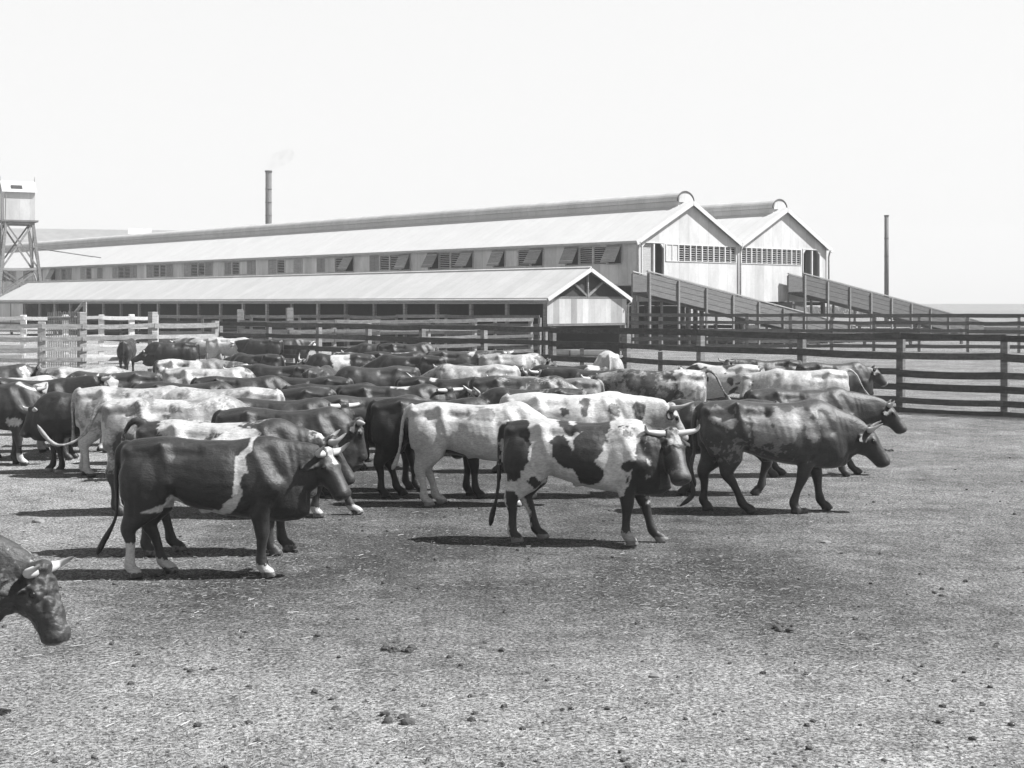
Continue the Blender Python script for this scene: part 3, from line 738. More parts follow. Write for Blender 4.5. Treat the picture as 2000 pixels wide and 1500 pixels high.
def cow_mesh(vox, bulk=1.0, legs=(0, 0, 0, 0), poll=(1.28, 0, 1.30), yaw=0.0, pitch=50.0, headlen=0.50, tail='down', lift=(0, 0, 0, 0), sex=True, curly=False, ears=True, seed=0, bony=1.0):
    """legs: foot shifts along x of (hind near -y, hind far +y, fore near, fore far)"""
    L = Loft(); EARS = []
    T = smooth_pts(TRUNK, 3); rg = []
    n = 22
    for (x, zt_, zb, w) in T:
        zc = zb + (zt_ - zb) * 0.47; r = []
        w *= bulk
        for k in range(n):
            th = 2 * math.pi * k / n; c, s_ = math.cos(th), math.sin(th)
            y = w * math.copysign(abs(c) ** 0.85, c); hgt = (zt_ - zc) if s_ > 0 else (zc - zb)
            z = zc + hgt * math.copysign(abs(s_) ** 0.9, s_)
            if s_ > 0: y *= 1 - 0.22 * s_ ** 2
            r.append(v3(x, y, z))
        rg.append(r)
    L.rings(rg)
    # legs
    def leg(side, rows, dx, lf):
        rows = smooth_pts(rows, 3); pts = []; a = []; b = []
        ztop = rows[0][2]
        for (x, y, z, rx, ry) in rows:
            w = max(0, (0.95 - z)) / 0.95
            zz = z + lf * max(0, (0.55 - z)) / 0.55
            # a lifted or trailing leg keeps its length
            pts.append((x + dx * w, side * y, zz)); a.append(ry); b.append(rx)
        L.path(pts, a, b, v3(0, 1, 0), 12)
    HIND = [(-.60, .10, 1.20, .20, .10), (-.62, .145, 1.02, .245, .128), (-.62, .155, .86, .235, .122), (-.61, .15, .73, .215, .112), (-.68, .14, .585, .122, .074), (-.725, .135, .48, .084, .062),
            (-.695, .135, .37, .056, .046), (-.68, .135, .24, .047, .042), (-.675, .135, .135, .060, .052), (-.65, .135, .09, .052, .050), (-.615, .135, .055, .066, .060), (-.60, .135, .0, .082, .066)]
    FORE = [(.56, .13, 1.12, .15, .08), (.56, .165, .95, .19, .10), (.53, .165, .80, .155, .098), (.51, .155, .68, .125, .090), (.515, .145, .55, .090, .072), (.52, .14, .435, .073, .065), (.515, .14, .37, .058, .054),
            (.505, .14, .25, .047, .044), (.505, .14, .14, .060, .053), (.525, .14, .09, .052, .050), (.56, .14, .055, .066, .060), (.575, .14, .0, .082, .066)]
    for i, (side, rows) in enumerate(((-1, HIND), (1, HIND), (-1, FORE), (1, FORE))): leg(side, rows, legs[i], lift[i])
    for s_ in (-1, 1):
        L.path([(-.44, .15 * s_, 1.10), (-.42, .17 * s_, .95), (-.40, .16 * s_, .82), (-.41, .14 * s_, .72)], [.10, .11, .095, .04], [.12, .14, .12, .05], v3(0, 1, 0), 10)
    # neck
    poll = np.array(poll, float)
    cy, sy = math.cos(R(yaw)), math.sin(R(yaw)); cp, sp = math.cos(R(pitch)), math.sin(R(pitch))
    d = v3(cy * cp, sy * cp, -sp); uh = v3(cy * sp, sy * sp, cp); sh = v3(-sy, cy, 0)
    E = poll - uh * 0.10 + d * 0.03
    S0 = v3(.46, 0, 1.04); S1 = v3(.80, 0, .985 + 0.25 * (poll[2] - 1.2)); 
    Cc = E - nrm(np.array([E[0] - S1[0], (E[1]) * 0.4, (E[2] - S1[2]) * 0.6])) * 0.16 + v3(0, 0, -0.01)
    P = []
    for i in range(11):
        t = i / 10; m_ = 1 - t
        P.append(m_ ** 3 * S0 + 3 * m_ ** 2 * t * S1 + 3 * m_ * t ** 2 * Cc + t ** 3 * E)
    rs = np.interp(np.linspace(0, 1, 11), [0, .3, .6, .85, 1], [.21, .175, .13, .105, .095]) * bulk
    ru = np.interp(np.linspace(0, 1, 11), [0, .3, .6, .85, 1], [.34, .33, .27, .20, .145])
    L.path(P, rs, ru, v3(0, 1, 0), 16)
    # dewlap and brisket
    D = [v3(.76, 0, .66), v3(.90, 0, .68)] + [P[i] - v3(0, 0, ru[i] * 0.92) for i in (6, 8)]
    L.path(smooth_pts(D, 3), [.10] * 4 + [.05] * 3 + [.035] * 3, [.12] * 4 + [.09] * 3 + [.05] * 3, v3(0, 1, 0), 10)
    # head
    hl = headlen
    HS = [(-.02, .075, .085, 0), (.06, .100, .125, 0), (.18, .114, .160, .0), (.30, .120, .172, 0.0), (.42, .106, .156, 0), (.55, .086, .122, 0), (.70, .078, .108, .0), (.83, .084, .102, 0), (.93, .092, .096, 0), (.99, .082, .078, 0), (1.03, .055, .045, 0)]
    k = hl / .48; rg = []
    for (t, hw, hh, o) in HS:
        c = poll + d * (t * hl) - uh * (hh * k * 1.0) + uh * (.012 if .1 < t < .4 else 0) - uh * (.03 if t > 1.0 else (.012 if t > .95 else 0)); r = []
        for q in range(16):
            th = 2 * math.pi * q / 16; c_, s_ = math.cos(th), math.sin(th)
            wd = hw * k * 1.09 * (1 - 0.38 * max(0, -s_) ** 1.3)
            r.append(c + sh * (wd * math.copysign(abs(c_) ** .85, c_)) + uh * (hh * k * math.copysign(abs(s_) ** .85, s_)))
        rg.append(r)
    L.rings(rg)
    # brow and poll
    L.path([poll + d * .00 - uh * .04 - sh * .07, poll + d * .0 - uh * .015, poll + d * .0 - uh * .04 + sh * .07], [.05, .06, .05], [.05, .06, .05], d, 8)
    for s_ in (-1, 1):
        c = poll + d * (.30 * hl) - uh * .055 + sh * (.095 * s_)
        L.path([c - d * .05, c - d * .02, c + d * .03, c + d * .06], [.018, .036, .034, .015], [.018, .034, .032, .015], sh, 8)
        if ears:
            b0 = poll + d * .065 - uh * .085 + sh * (.085 * s_)
            dr = nrm(sh * s_ * .85 - d * 0.05 - uh * 0.55 + v3(0, 0, -0.02)); th_ = max(.014, vox * .8)
            EARS.append((b0, dr)); pts = [b0 + dr * q for q in (0, .05, .12, .19, .235)]
            L.path(pts, [.030, .050, .066, .050, .014], [th_ * 1.8, th_ * 1.3, th_, th_, th_], nrm(d * .9 + uh * .3), 8)
    if sex:
        L.path([v3(-.02, 0, .70), v3(-.06, 0, .655), v3(-.09, 0, .62)], [.05, .035, .012], [.10, .06, .015], v3(0, 1, 0), 8)
    # tail
    if isinstance(tail, str):
        tail = {'down': [(-.80, 0, 1.32), (-.885, 0, 1.27), (-.925, 0, 1.10), (-.925, .0, .85), (-.915, 0, .60), (-.93, 0, .48)],
                'side': [(-.80, 0, 1.32), (-.89, 0, 1.27), (-.95, -.03, 1.10), (-.97, -.06, .85), (-1.02, -.08, .62), (-1.10, -.08, .46)],
                'raised': [(-.78, 0, 1.32), (-.90, 0, 1.36), (-1.02, .02, 1.27), (-1.12, .04, 1.08), (-1.22, .05, .90), (-1.34, .05, .76)],
                'loop': [(-.78, 0, 1.33), (-.90, 0, 1.36), (-.99, 0, 1.22), (-.99, 0, 1.02), (-.93, 0, .86), (-.92, 0, .72)],
                'swing': [(-.78, 0, 1.30), (-.93, 0, 1.22), (-1.03, 0, 1.00), (-1.20, .0, .86), (-1.42, 0, .85), (-1.60, 0, 1.08)]}[tail]
    tp = smooth_pts(tail, 4); nt_ = len(tp); u = np.linspace(0, 1, nt_)
    mn = max(.017, vox * 0.95)
    tr = np.maximum(np.interp(u, [0, .12, .3, .7, .8, .92, 1], [.055, .045, .030, .020, .034, .034, .006]), np.where(u < .96, mn, .004))
    L.path(tp, tr, tr, v3(0, 1, 0.02), 8)
    me = bpy.data.meshes.new('tmp'); me.from_pydata(L.v, [], L.f); me.update()
    o = bpy.data.objects.new('tmp', me); C.objects.link(o)
    rm = o.modifiers.new('r', 'REMESH'); rm.mode = 'VOXEL'; rm.voxel_size = vox; rm.adaptivity = 0
    dg = bpy.context.evaluated_depsgraph_get(); ev = o.evaluated_get(dg)
    out = bpy.data.meshes.new_from_object(ev)
    bpy.data.objects.remove(o); bpy.data.meshes.remove(me)
    nv = len(out.vertices); co = np.empty(nv * 3); out.vertices.foreach_get('co', co); co = co.reshape(-1, 3)
    ne = len(out.edges); ed = np.empty(ne * 2, int); out.edges.foreach_get('vertices', ed); ed = ed.reshape(-1, 2)
    deg = np.bincount(ed.ravel(), minlength=nv).astype(float)[:, None]
    its = int(round((0.052 / vox) ** 2 * 0.8)); its = max(2, min(its, 14))
    for _ in range(its):          # Taubin pairs keep the thin parts thick
        for lam in (0.6, -0.45):
            s = np.zeros_like(co)
            for c_ in range(3):
                s[:, c_] = np.bincount(ed[:, 0], co[ed[:, 1], c_], nv) + np.bincount(ed[:, 1], co[ed[:, 0], c_], nv)
            co = co + lam * (s / deg - co)
    out.vertices.foreach_set('co', co.ravel()); out.update()
    nm = np.empty(nv * 3); out.vertices.foreach_get('normal', nm); nm = nm.reshape(-1, 3)
    # anatomy relief: hooks, pins, hollows, shoulder, ribs, folds of the neck
    x, y, z = co.T; ay = np.abs(y); dsp = np.zeros(nv)
    def G(cx, cy_, cz, sx, sy_, sz, amp):
        return amp * np.exp(-(((x - cx) / sx) ** 2 + ((ay - cy_) / sy_) ** 2 + ((z - cz) / sz) ** 2))
    def SG(a_, b_, cy_, sy_, s_, amp):      # a ridge or groove along a line in the side view
        A = np.array(a_); B = np.array(b_); ab = B - A; P_ = np.stack([x, z], 1); t = np.clip((P_ - A) @ ab / ab.dot(ab), 0, 1)
        q = np.linalg.norm(P_ - A - t[:, None] * ab, axis=1); return amp * np.exp(-(q / s_) ** 2 - ((ay - cy_) / sy_) ** 2)
    bn = bony
    dsp += bn * (G(-.44, .22, 1.30, .06, .10, .045, .055) + G(-.80, .11, 1.25, .05, .07, .05, .035))
    dsp += bn * (SG((-.43, 1.27), (-.34, .92), .26, .15, .045, .016) + SG((-.46, 1.30), (-.78, 1.25), .18, .1, .03, .014))
    dsp += bn * (SG((-.30, 1.23), (-.10, 1.24), .24, .12, .055, -.045) + G(-.22, .26, 1.10, .10, .12, .12, -.018) + G(-.62, .20, 1.20, .10, .12, .05, -.028))
    dsp += bn * SG((-.05, 1.29), (.35, 1.30), .2, .12, .02, .008)
    dsp += SG((.30, 1.20), (.34, .80), .30, .2, .07, -.018) + SG((.44, 1.28), (.60, .95), .22, .15, .05, .020) + SG((.60, 1.25), (.72, 1.02), .2, .15, .05, -.022)
    dsp += G(.68, .20, .90, .08, .12, .09, .028) + G(-.60, .24, .98, .13, .15, .15, .020) + G(-.33, .22, .78, .055, .15, .12, -.045)
    dsp += SG((.52, .80), (.44, .68), .2, .1, .04, -.02) + SG((-.70, .95), (-.72, .62), .2, .1, .03, -.012)
    ribm = np.exp(-((x - .05) / .22) ** 2 - ((z - 1.03) / .17) ** 2) * (ay > .12)
    dsp += (.0016 if bony > 1.15 else .0004) * ribm * np.sin(2 * math.pi * (x + .25 * (z - 1)) / .085)
    nk = np.exp(-((x - .86) / .12) ** 2 - ((z - 1.05) / .25) ** 2)
    dsp += .006 * VNZ.fbm(co, 4, 2, 5) * nk * np.sin(2 * math.pi * (x + .2 * z) / .07)
    dsp += (VNZ.fbm(co, 5, 3, seed * 1.7) - .5) * .026 * np.clip((z - .45) / .3, 0, 1)
    if curly:
        dh = np.linalg.norm(co - (poll + d * (.08 if curly == True else .2)), axis=1)
        dsp += (VNZ.fbm(co, 26, 2, 3.1) - .45) * .05 * np.clip(1 - dh / (.22 if curly == True else .45), 0, 1)
    co = co + nm * dsp[:, None]
    co[:, 2] = np.maximum(co[:, 2], 0.0)
    out.vertices.foreach_set('co', co.ravel())
    out.polygons.foreach_set('use_smooth', np.ones(len(out.polygons), bool)); out.update()
    fr = dict(poll=poll, d=d, uh=uh, sh=sh, hl=hl, co=co, tail=tp, ears=EARS)
    return out, fr

def seg_d(co, a, b):
    """distance in the x-z side view to a segment with end radii; a,b = (x,z,r)"""
    p = co[:, [0, 2]]; A = np.array(a[:2]); B = np.array(b[:2]); ab = B - A; L2 = ab.dot(ab) + 1e-9
    t = np.clip((p - A) @ ab / L2, 0, 1); q = A + t[:, None] * ab
    return np.linalg.norm(p - q, axis=1) - (a[2] + (b[2] - a[2]) * t)

def coat_values(fr, spec, seed):
    co = fr['co']; nv = len(co)
    base = spec.get('base', .06); v = np.full(nv, base); x, y, z = co.T
    jit = (VNZ.fbm(co, 7, 5, seed * 3.1) - .5) + .45 * (VNZ.fbm(co, 24, 3, seed * 1.1) - .5)
    v *= 1 + 0.9 * (VNZ.fbm(co, 2.5, 4, seed) - .5)
    if 'roan' in spec:     # mixed hairs: tone, amount, scale
        tn, am, sc = spec['roan'][:3]; sf = spec['roan'][3] if len(spec['roan']) > 3 else .10; nz = VNZ.fbm(co, sc, 5, seed * 1.3); fz = VNZ.fbm(co, 55, 2, seed)
        k = np.clip((nz - (1 - am) + .28 * (fz - .5)) / sf + .5, 0, 1); k *= np.clip((z - .35) / .25, 0, 1)
        v = v * (1 - k) + tn * k
    if 'body' in spec:     # plain tone of the trunk only
        v = np.where(z > .0, v, v)
    for p in spec.get('patch', []):   # (tone, [(x,z,r), ...]) with ragged edges
        tn, pts = p[0], p[1]; dd = None
        if len(pts) == 1: pts = [pts[0], pts[0]]
        for i in range(len(pts) - 1):
            q = seg_d(co, pts[i], pts[i + 1]); dd = q if dd is None else np.minimum(dd, q)
        soft = .012 if abs(tn - base) > .14 or tn < .045 and base > .2 else .09
        k = np.clip(-(dd + jit * min(.16, 2.4 * max(q_[2] for q_ in pts))) / soft + .5, 0, 1)
        if len(p) > 2: k *= np.clip(p[2](co) * 1.0, 0, 1)
        hd_ = (co - fr['poll']) @ fr['d']; k = np.where((hd_ > -.02) & (np.linalg.norm(co - fr['poll'] - fr['d'] * .25, axis=1) < .36), 0, k)
        v = v * (1 - k) + tn * k
    if 'big' in spec:      # random large patches: tone, threshold, scale
        tn, th, sc = spec['big']; nz = VNZ.fbm(co, sc, 2, seed * 5.7 + 3) + jit * .10
        k = np.clip((nz - th) / .012, 0, 1) * np.clip((z - .5) / .03, 0, 1); v = v * (1 - k) + tn * k
    if 'sock' in spec:
        for i, (zz, tn) in enumerate(spec['sock']):
            if zz <= 0: continue
            m_ = ((x < 0) if i < 2 else (x > 0)) & ((y < 0) if i % 2 == 0 else (y > 0)) & (z < zz + jit * .12); v = np.where(m_, tn, v)
    # legs darker or lighter than the body
    if 'legs' in spec:
        k = np.clip((.62 - z) / .2 + jit, 0, 1); v = v * (1 - k) + spec['legs'] * k
    hd = co - fr['poll']; a = hd @ fr['d'] / fr['hl']; u = hd @ fr['uh']; s = hd @ fr['sh']
    eye = np.minimum(*[np.linalg.norm(co - (fr['poll'] + fr['d'] * (fr['hl'] * .30) - fr['uh'] * .05 + fr['sh'] * (.10 * q)), axis=1) for q in (-1, 1)])
    inh = (a > -.12) & (a < 1.1) & (np.abs(s) < .17) & (u > -.36) & (u < .1)
    if 'face' in spec:
        tn = spec['face']; v = np.where(inh, tn * (1 + 1.2 * jit), v)
    if 'blaze' in spec:
        k = inh & (np.abs(s) < .042 + jit * .08) & (a < spec['blaze']) & (u > -.09); v = np.where(k, .45, v)
    if 'neck' in spec:
        k = np.clip((x - .62 + jit * .5) / .05, 0, 1) * (~inh); v = v * (1 - k) + spec['neck'] * k
    if 'mask' in spec:
        v = np.where(inh & (eye < .085 + jit * .08), .022, v); v = np.where(inh & (a < .3) & (np.abs(s) < .07 + jit * .1) & (u > -.12) & (jit > -.03), .20, v); v = np.where(inh & (a > .70 + jit * .3), .11, v)
    mz = np.clip((a - .88 + jit * .12) / .10, 0, 1) * inh; v = v * (1 - mz) + mz * spec.get('muzzle', .10)
    for sg in (-1, 1):      # nostril, eye rim
        c = fr['poll'] + fr['d'] * (fr['hl'] * .985) - fr['uh'] * .045 + fr['sh'] * (.035 * sg)
        v = np.where(np.linalg.norm(co - c, axis=1) < .017, .006, v)
        c = fr['poll'] + fr['d'] * (fr['hl'] * .30) - fr['uh'] * .065 + fr['sh'] * (.125 * sg)
        v = np.where(np.linalg.norm(co - c, axis=1) < .032, v * .35, v)
    # ears dark inside
    if 'ear' in spec:
        for (b0, dr) in fr['ears']:
            t = np.clip((co - b0) @ dr, .02, .22); q = np.linalg.norm(co - b0 - t[:, None] * dr, axis=1); v = np.where((q < .066) & (t > .02), spec['ear'], v)
    # hooves and the tail brush
    v = np.where(z < .062, spec.get('hoof', .05), v)
    tb = fr['tail'][-6:]; dt = np.min(np.linalg.norm(co[:, None, :] - tb[None], axis=2), axis=1) if nv < 90000 else np.ones(nv)
    v = np.where(dt < .06, spec.get('brush', base * .6), v)
    # mud on the lower flank and rump
    if 'mud' in spec:
        k = np.clip((VNZ.fbm(co, 14, 4, seed + 9) - .5) * 12, 0, 1) * np.clip((-.25 - x) / .3, 0, 1); v = v * (1 - k) + spec['mud'] * k
    v *= 1 + .25 * (VNZ.fbm(co, 40, 2, seed * 2.2) - .5)
    v = v * (1 + .5 * (VNZ.fbm(co, 18, 3, seed * 1.2) - .5)); return np.clip(v * np.clip(1 - .38 * (v - .05) / .5, .6, 1) * np.where(v < .12, .34, 1), .004, .85)

def mat_hide():
    m, nt, b = newmat('hide')
    at_ = nt.nodes.new('ShaderNodeAttribute'); at_.attribute_name = 'coat'
    hair = noise(nt, 60, 3, 0.7, stretch=(0.35, 1, 1)); h = ramp(nt, hair, [(0.3, 0.72), (0.7, 1.25)])
    v = mul(nt, at_.outputs['Fac'], h); nt.links.new(v, b.inputs['Base Color'])
    b.inputs['Roughness'].default_value = 0.5; b.inputs['Specular IOR Level'].default_value = 0.42
    b.inputs['Sheen Weight'].default_value = 0.06; b.inputs['Sheen Roughness'].default_value = 0.4
    lump = noise(nt, 38, 5, 0.7)
    bp = nt.nodes.new('ShaderNodeBump'); bp.inputs['Strength'].default_value = 0.6; bp.inputs['Distance'].default_value = 0.008
    nt.links.new(mul(nt, lump, mul(nt, hair, 0.8), 'ADD'), bp.inputs['Height']); nt.links.new(bp.outputs[0], b.inputs['Normal'])
    return m
M['hide'] = mat_hide()
def mat_horn():
    m, nt, b = newmat('horn')
    at_ = nt.nodes.new('ShaderNodeAttribute'); at_.attribute_name = 'tip'
    f = ramp(nt, at_.outputs['Fac'], [(0.0, 0.30), (0.55, 0.42), (0.86, 0.33), (1.0, 0.04)])
    nt.links.new(f, b.inputs['Base Color']); b.inputs['Roughness'].default_value = 0.38
    return m
M['horn'] = mat_horn()
m_, nt_, b_ = newmat('eye'); b_.inputs['Base Color'].default_value = g(0.008); b_.inputs['Roughness'].default_value = 0.12; M['eye'] = m_

def horn(parent, fr, side, shape, ln):
    poll, d, uh, sh = fr['poll'], fr['d'], fr['uh'], fr['sh']
    W = v3(0, 0, 1)
    b0 = poll + d * .01 - uh * .035 + sh * (.085 * side)
    o_, f_, u_ = shape                       # outwards, forwards along the face normal, upwards
    p1 = b0 + (sh * side * .9 + uh * .15) * ln * .30
    p2 = p1 + (sh * side * (.75 * o_) + uh * (.35 * f_ + .2 * u_) - d * (.15 * u_)) * ln * .38
    p3 = p2 + (sh * side * (.25 * o_ - .1) + uh * (.8 * f_ + .35 * u_) - d * (.5 * u_)) * ln * .42
    P = smooth_pts([b0 - sh * side * .04, b0, p1, p2, p3], 5); n_ = len(P); u = np.linspace(0, 1, n_)
    rad = np.interp(u, [0, .25, .6, .9, 1], [.042, .040, .031, .015, .004])
    mb = MB(); mb.tube([Vector(p) for p in P], list(rad), 10); o = mb.build('horn', M['horn'], parent, True)
    a = o.data.attributes.new('tip', 'FLOAT', 'POINT'); a.data.foreach_set('value', np.repeat(u, 10).astype(np.float32))

COUNT = [0]
def steer(label, cx, fd, heading, spec, scale=1.0, head=None, legs=None, tail='down', yaw=0, pitch=50, hornlen=.26, hshape=(1, .6, .4), bulk=None, poll=None, lift=(0, 0, 0, 0), curly=False, vox=None, headlen=.48, bony=None, name='steer', group='cattle standing in the dusty yard', eyes=None):
    COUNT[0] += 1; sd_ = COUNT[0]; rr = random.Random(sd_ * 13)
    Y = F / fd; X = (cx - CX) / fd; h = R(heading)
    if head is not None:
        # intersect the ray of the head's photo column with the animal's own long axis
        k = (head[0] - CX) / F; den = math.cos(h) - k * math.sin(h)
        s = (k * Y - X) / den; s = max(.95 * scale, min(1.6 * scale, s)) if abs(math.cos(h)) > .35 else 1.28 * scale
        Yh = Y + s * math.sin(h); z = H - (head[1] - HY) * Yh / F
        poll = (s / scale, 0, z / scale)
    if head is None and fd < 116 and rr.random() < .5: poll = (1.22, 0, rr.uniform(1.22, 1.42)); yaw = rr.uniform(-55, 55); pitch = rr.uniform(30, 55)
    if poll is None: poll = (1.27 + rr.uniform(-.04, .04), 0, 1.28 + rr.uniform(-.10, .06))
    if legs is None: legs = [rr.uniform(-.16, .16) for _ in range(4)]
    if vox is None: vox = .0135 if fd > 150 else (.017 if fd > 120 else (.021 if fd > 95 else .026))
    me, fr = cow_mesh(vox, bulk or rr.uniform(.95, 1.08), legs, poll, yaw, pitch, headlen, tail=tail, lift=lift, curly=curly, seed=sd_, bony=rr.uniform(.7, 1.4) if bony is None else bony)
    v = coat_values(fr, spec, sd_)
    a = me.attributes.new('coat', 'FLOAT', 'POINT'); a.data.foreach_set('value', v.astype(np.float32))
    if fd < 116 and abs(math.cos(h)) > .5: h += R(rr.uniform(-13, 13)); scale *= rr.uniform(.95, 1.04)
    root = empty(name, (X, Y, 0), h, scale); tag(root, label, 'cattle', group)
    me.name = 'body'; o = bpy.data.objects.new('body', me); C.objects.link(o); o.parent = root
    me.materials.clear(); me.materials.append(M['hide'])
    if hornlen > 0:
        for s_ in (-1, 1): horn(root, fr, s_, hshape, hornlen)
    if eyes if eyes is not None else fd > 100:
        for s_ in (-1, 1):
            c = fr['poll'] + fr['d'] * (fr['hl'] * .30) - fr['uh'] * .062 + fr['sh'] * (.124 * s_)
            bm = bmesh.new(); bmesh.ops.create_uvsphere(bm, u_segments=12, v_segments=8, radius=.021)
            e = bpy.data.meshes.new('eye'); bm.to_mesh(e); bm.free()
            for p in e.polygons: p.use_smooth = True
            e.materials.append(M['eye']); eo = bpy.data.objects.new('eye', e); C.objects.link(eo); eo.parent = root; eo.location = c
    return root

# tones of the coats
DK, MD, BR, GY, LT, WH = .035, .055, .085, .16, .36, .62
# ---- the near animals
steer('dark steer with a white stripe down behind its shoulder and white hind shins', 410, 197, 1,
      dict(base=.050, patch=[(WH, [(.44, 1.38, .018), (.42, 1.27, .028), (.345, 1.20, .035), (.36, 1.08, .050), (.305, .96, .038), (.29, .80, .042), (.20, .68, .05), (.05, .62, .03)]),
                             (WH, [(-.36, .84, .02), (-.33, .76, .055), (-.28, .72, .04)]), (WH, [(-.62, .66, .01), (-.40, .70, .03), (-.2, .64, .03), (.1, .62, .03)])],
           sock=[(.33, .6), (.16, .55), (.13, .5), (0, 0)], blaze=.33, hoof=.11, muzzle=.07),
      head=(643, 880), legs=(-.10, .20, .03, -.02), yaw=-34, pitch=57, hornlen=.24, hshape=(.55, 1.2, .2), bulk=.93, tail=[(-.80, 0, 1.31), (-.885, 0, 1.26), (-.925, 0, 1.10), (-.92, .0, .85), (-.93, 0, .58), (-1.05, 0, .34), (-1.12, 0, .20)])
steer('roan steer with a large white flank patch and curly head, behind the striped steer', 432, 181, 2,
      dict(base=.085, roan=(.50, .50, 5), patch=[(.06, [(.62, 1.15, .30), (.75, .9, .3)]), (WH, [(.12, 1.08, .20), (.26, 1.12, .16)]), (.055, [(.55, .5, .15), (.55, .2, .1)])], legs=.06, hoof=.12, face=.045, muzzle=.1),
      scale=1.05, head=(650, 858), legs=(-.08, .16, .0, .12), yaw=12, pitch=58, tail='loop', hshape=(.6, 1.1, .3), hornlen=.27, curly=True, bulk=.97)
steer('large plain dark steer with a low hanging curly face, third row behind the striped steer', 556, 154, -2,
      dict(base=.062, hoof=.12, face=.05, sock=[(0, 0), (0, 0), (.12, .45), (.10, .5)]), scale=1.0, head=(704, 822), legs=(-.05, .1, -.12, .36), yaw=18, pitch=78, hornlen=.24, hshape=(1.2, .3, .0), curly=True, bulk=1.08)
steer('big light roan steer swinging its tail out to the left', 345, 151, 14,
      dict(base=.17, roan=(.52, .56, 4), patch=[(.10, [(-.60, .85, .16), (-.6, .5, .12)]), (.10, [(-.15, 1.17, .06)]), (.09, [(.0, 1.26, .05)])], legs=.05, neck=.14, brush=.25),
      scale=1.08, tail='swing', legs=(-.04, .10, 0, .05), poll=(1.25, 0, .95), pitch=70, bulk=1.02)
steer('white and dark pied steer turning its lowered head to the camera in the centre', 1135, 173, -9,
      dict(base=.60, patch=[(.045, [(-.84, 1.22, .10), (-.70, 1.20, .16), (-.72, 1.0, .16), (-.78, .80, .11)]), (.04, [(-.22, 1.13, .09), (-.19, 1.02, .10), (-.12, .93, .07)]),
                            (.075, [(.02, 1.34, .10), (.20, 1.34, .12), (.12, 1.15, .15), (.08, 1.02, .13)]), (.035, [(.06, .92, .12), (.12, .80, .15)]), (.07, [(-.18, 1.33, .05), (-.11, 1.27, .06)]), (.07, [(.50, 1.24, .075)]),
                            (.035, [(.52, .88, .06)]), (.035, [(-.93, 1.2, .055), (-.93, .8, .055), (-1.0, .3, .08), (-1.03, .14, .08)]), (.045, [(-.5, .5, .16), (-.42, .1, .12)], lambda c: (c[:, 1] > 0.02) * 1.0), (.035, [(.86, 1.25, .10), (.80, 1.05, .15), (.72, .85, .14), (.60, .62, .10), (.53, .40, .10), (.54, .1, .08)]), (.6, [(.88, .76, .09)]), (.04, [(-.50, .71, .07)]), (.04, [(-.76, .55, .05), (-.72, .3, .09), (-.70, .1, .05)])],
           sock=[(0, .5), (0, .5), (.15, .3), (.15, .3)], face=.075, neck=.04, muzzle=.09, hoof=.14, brush=.03, mask=1),
      scale=1.01, head=(1312, 842), legs=(-.10, .17, .0, .33), yaw=-66, pitch=52, headlen=.59, curly=True, hornlen=.33, hshape=(1.25, .3, .55), bulk=1.0, tail=[(-.80, 0, 1.32), (-.885, 0, 1.27), (-.925, 0, 1.10), (-.92, .0, .80), (-.95, 0, .50), (-1.00, 0, .30), (-1.03, 0, .14)])
steer('mostly white cow with faint smudges and a hanging white tail, left of the pied steer', 925, 146, -1,
      dict(base=.56, patch=[(.17, [(-.18, 1.20, .05), (.0, 1.2, .04)]), (.16, [(.10, 1.23, .08), (.20, 1.22, .08)]), (.18, [(.35, 1.1, .03)])], hoof=.2, brush=.5, muzzle=.1),
      tail='side', poll=(1.18, 0, .98), pitch=62, legs=(.02, .18, .0, .15), bulk=.96)
steer('big white steer with scattered small dark spots and long horn, behind the pied steer', 1113, 140, 1,
      dict(base=.58, patch=[(.10, [(.18, 1.25, .07), (.18, 1.12, .04)]), (.09, [(-.10, 1.12, .05)]), (.10, [(.55, 1.15, .06), (.60, 1.08, .05)]), (.11, [(.88, 1.18, .07), (.9, 1.08, .05)])], face=.42, ear=.03, hoof=.25, muzzle=.3),
      scale=1.06, head=(1315, 792), yaw=8, pitch=62, hornlen=.36, hshape=(.8, 1.4, -.2), legs=(.1, -.1, .42, .30))
steer('sleek dark grey steer striding right with its head lowered, white muzzle horns pointing forward', 1503, 151, 0,
      dict(base=.10, patch=[(.21, [(-.68, 1.20, .08), (-.55, 1.12, .05)]), (.20, [(-.20, 1.18, .06), (-.15, 1.0, .08)]), (.21, [(.08, 1.16, .09), (.15, 1.02, .10), (.3, 1.2, .07)]), (.19, [(.42, 1.15, .05), (.45, .98, .08)])], legs=.035, neck=.065, face=.06, hoof=.06, muzzle=.08, sock=[(0, 0), (0, 0), (.06, .4), (0, 0)]),  # soft pale patches paint the sheen of the hide into the coat
      scale=1.05, head=(1702, 835), yaw=-14, pitch=60, hornlen=.26, hshape=(.5, 1.3, .1), legs=(.36, -.14, -.28, .18), bulk=1.16, tail=[(-.80, 0, 1.32), (-.90, 0, 1.25), (-.945, -.02, 1.02), (-.93, -.02, .75), (-.98, -.02, .45), (-.94, 0, .22), (-1.12, 0, .06)])
steer('dark grey steer with two black flank marks, grazing forward behind the striding grey steer', 1566, 125, 5,
      dict(base=.095, patch=[(.02, [(-.30, 1.2, .06)]), (.02, [(.02, 1.2, .08), (.10, 1.2, .06)]), (.03, [(.60, 1.2, .06)])], face=.05, neck=.06),
      scale=1.0, head=(1738, 788), yaw=-12, pitch=55, hornlen=.16, hshape=(.5, 1, .6), legs=(.12, .34, .1, .4))
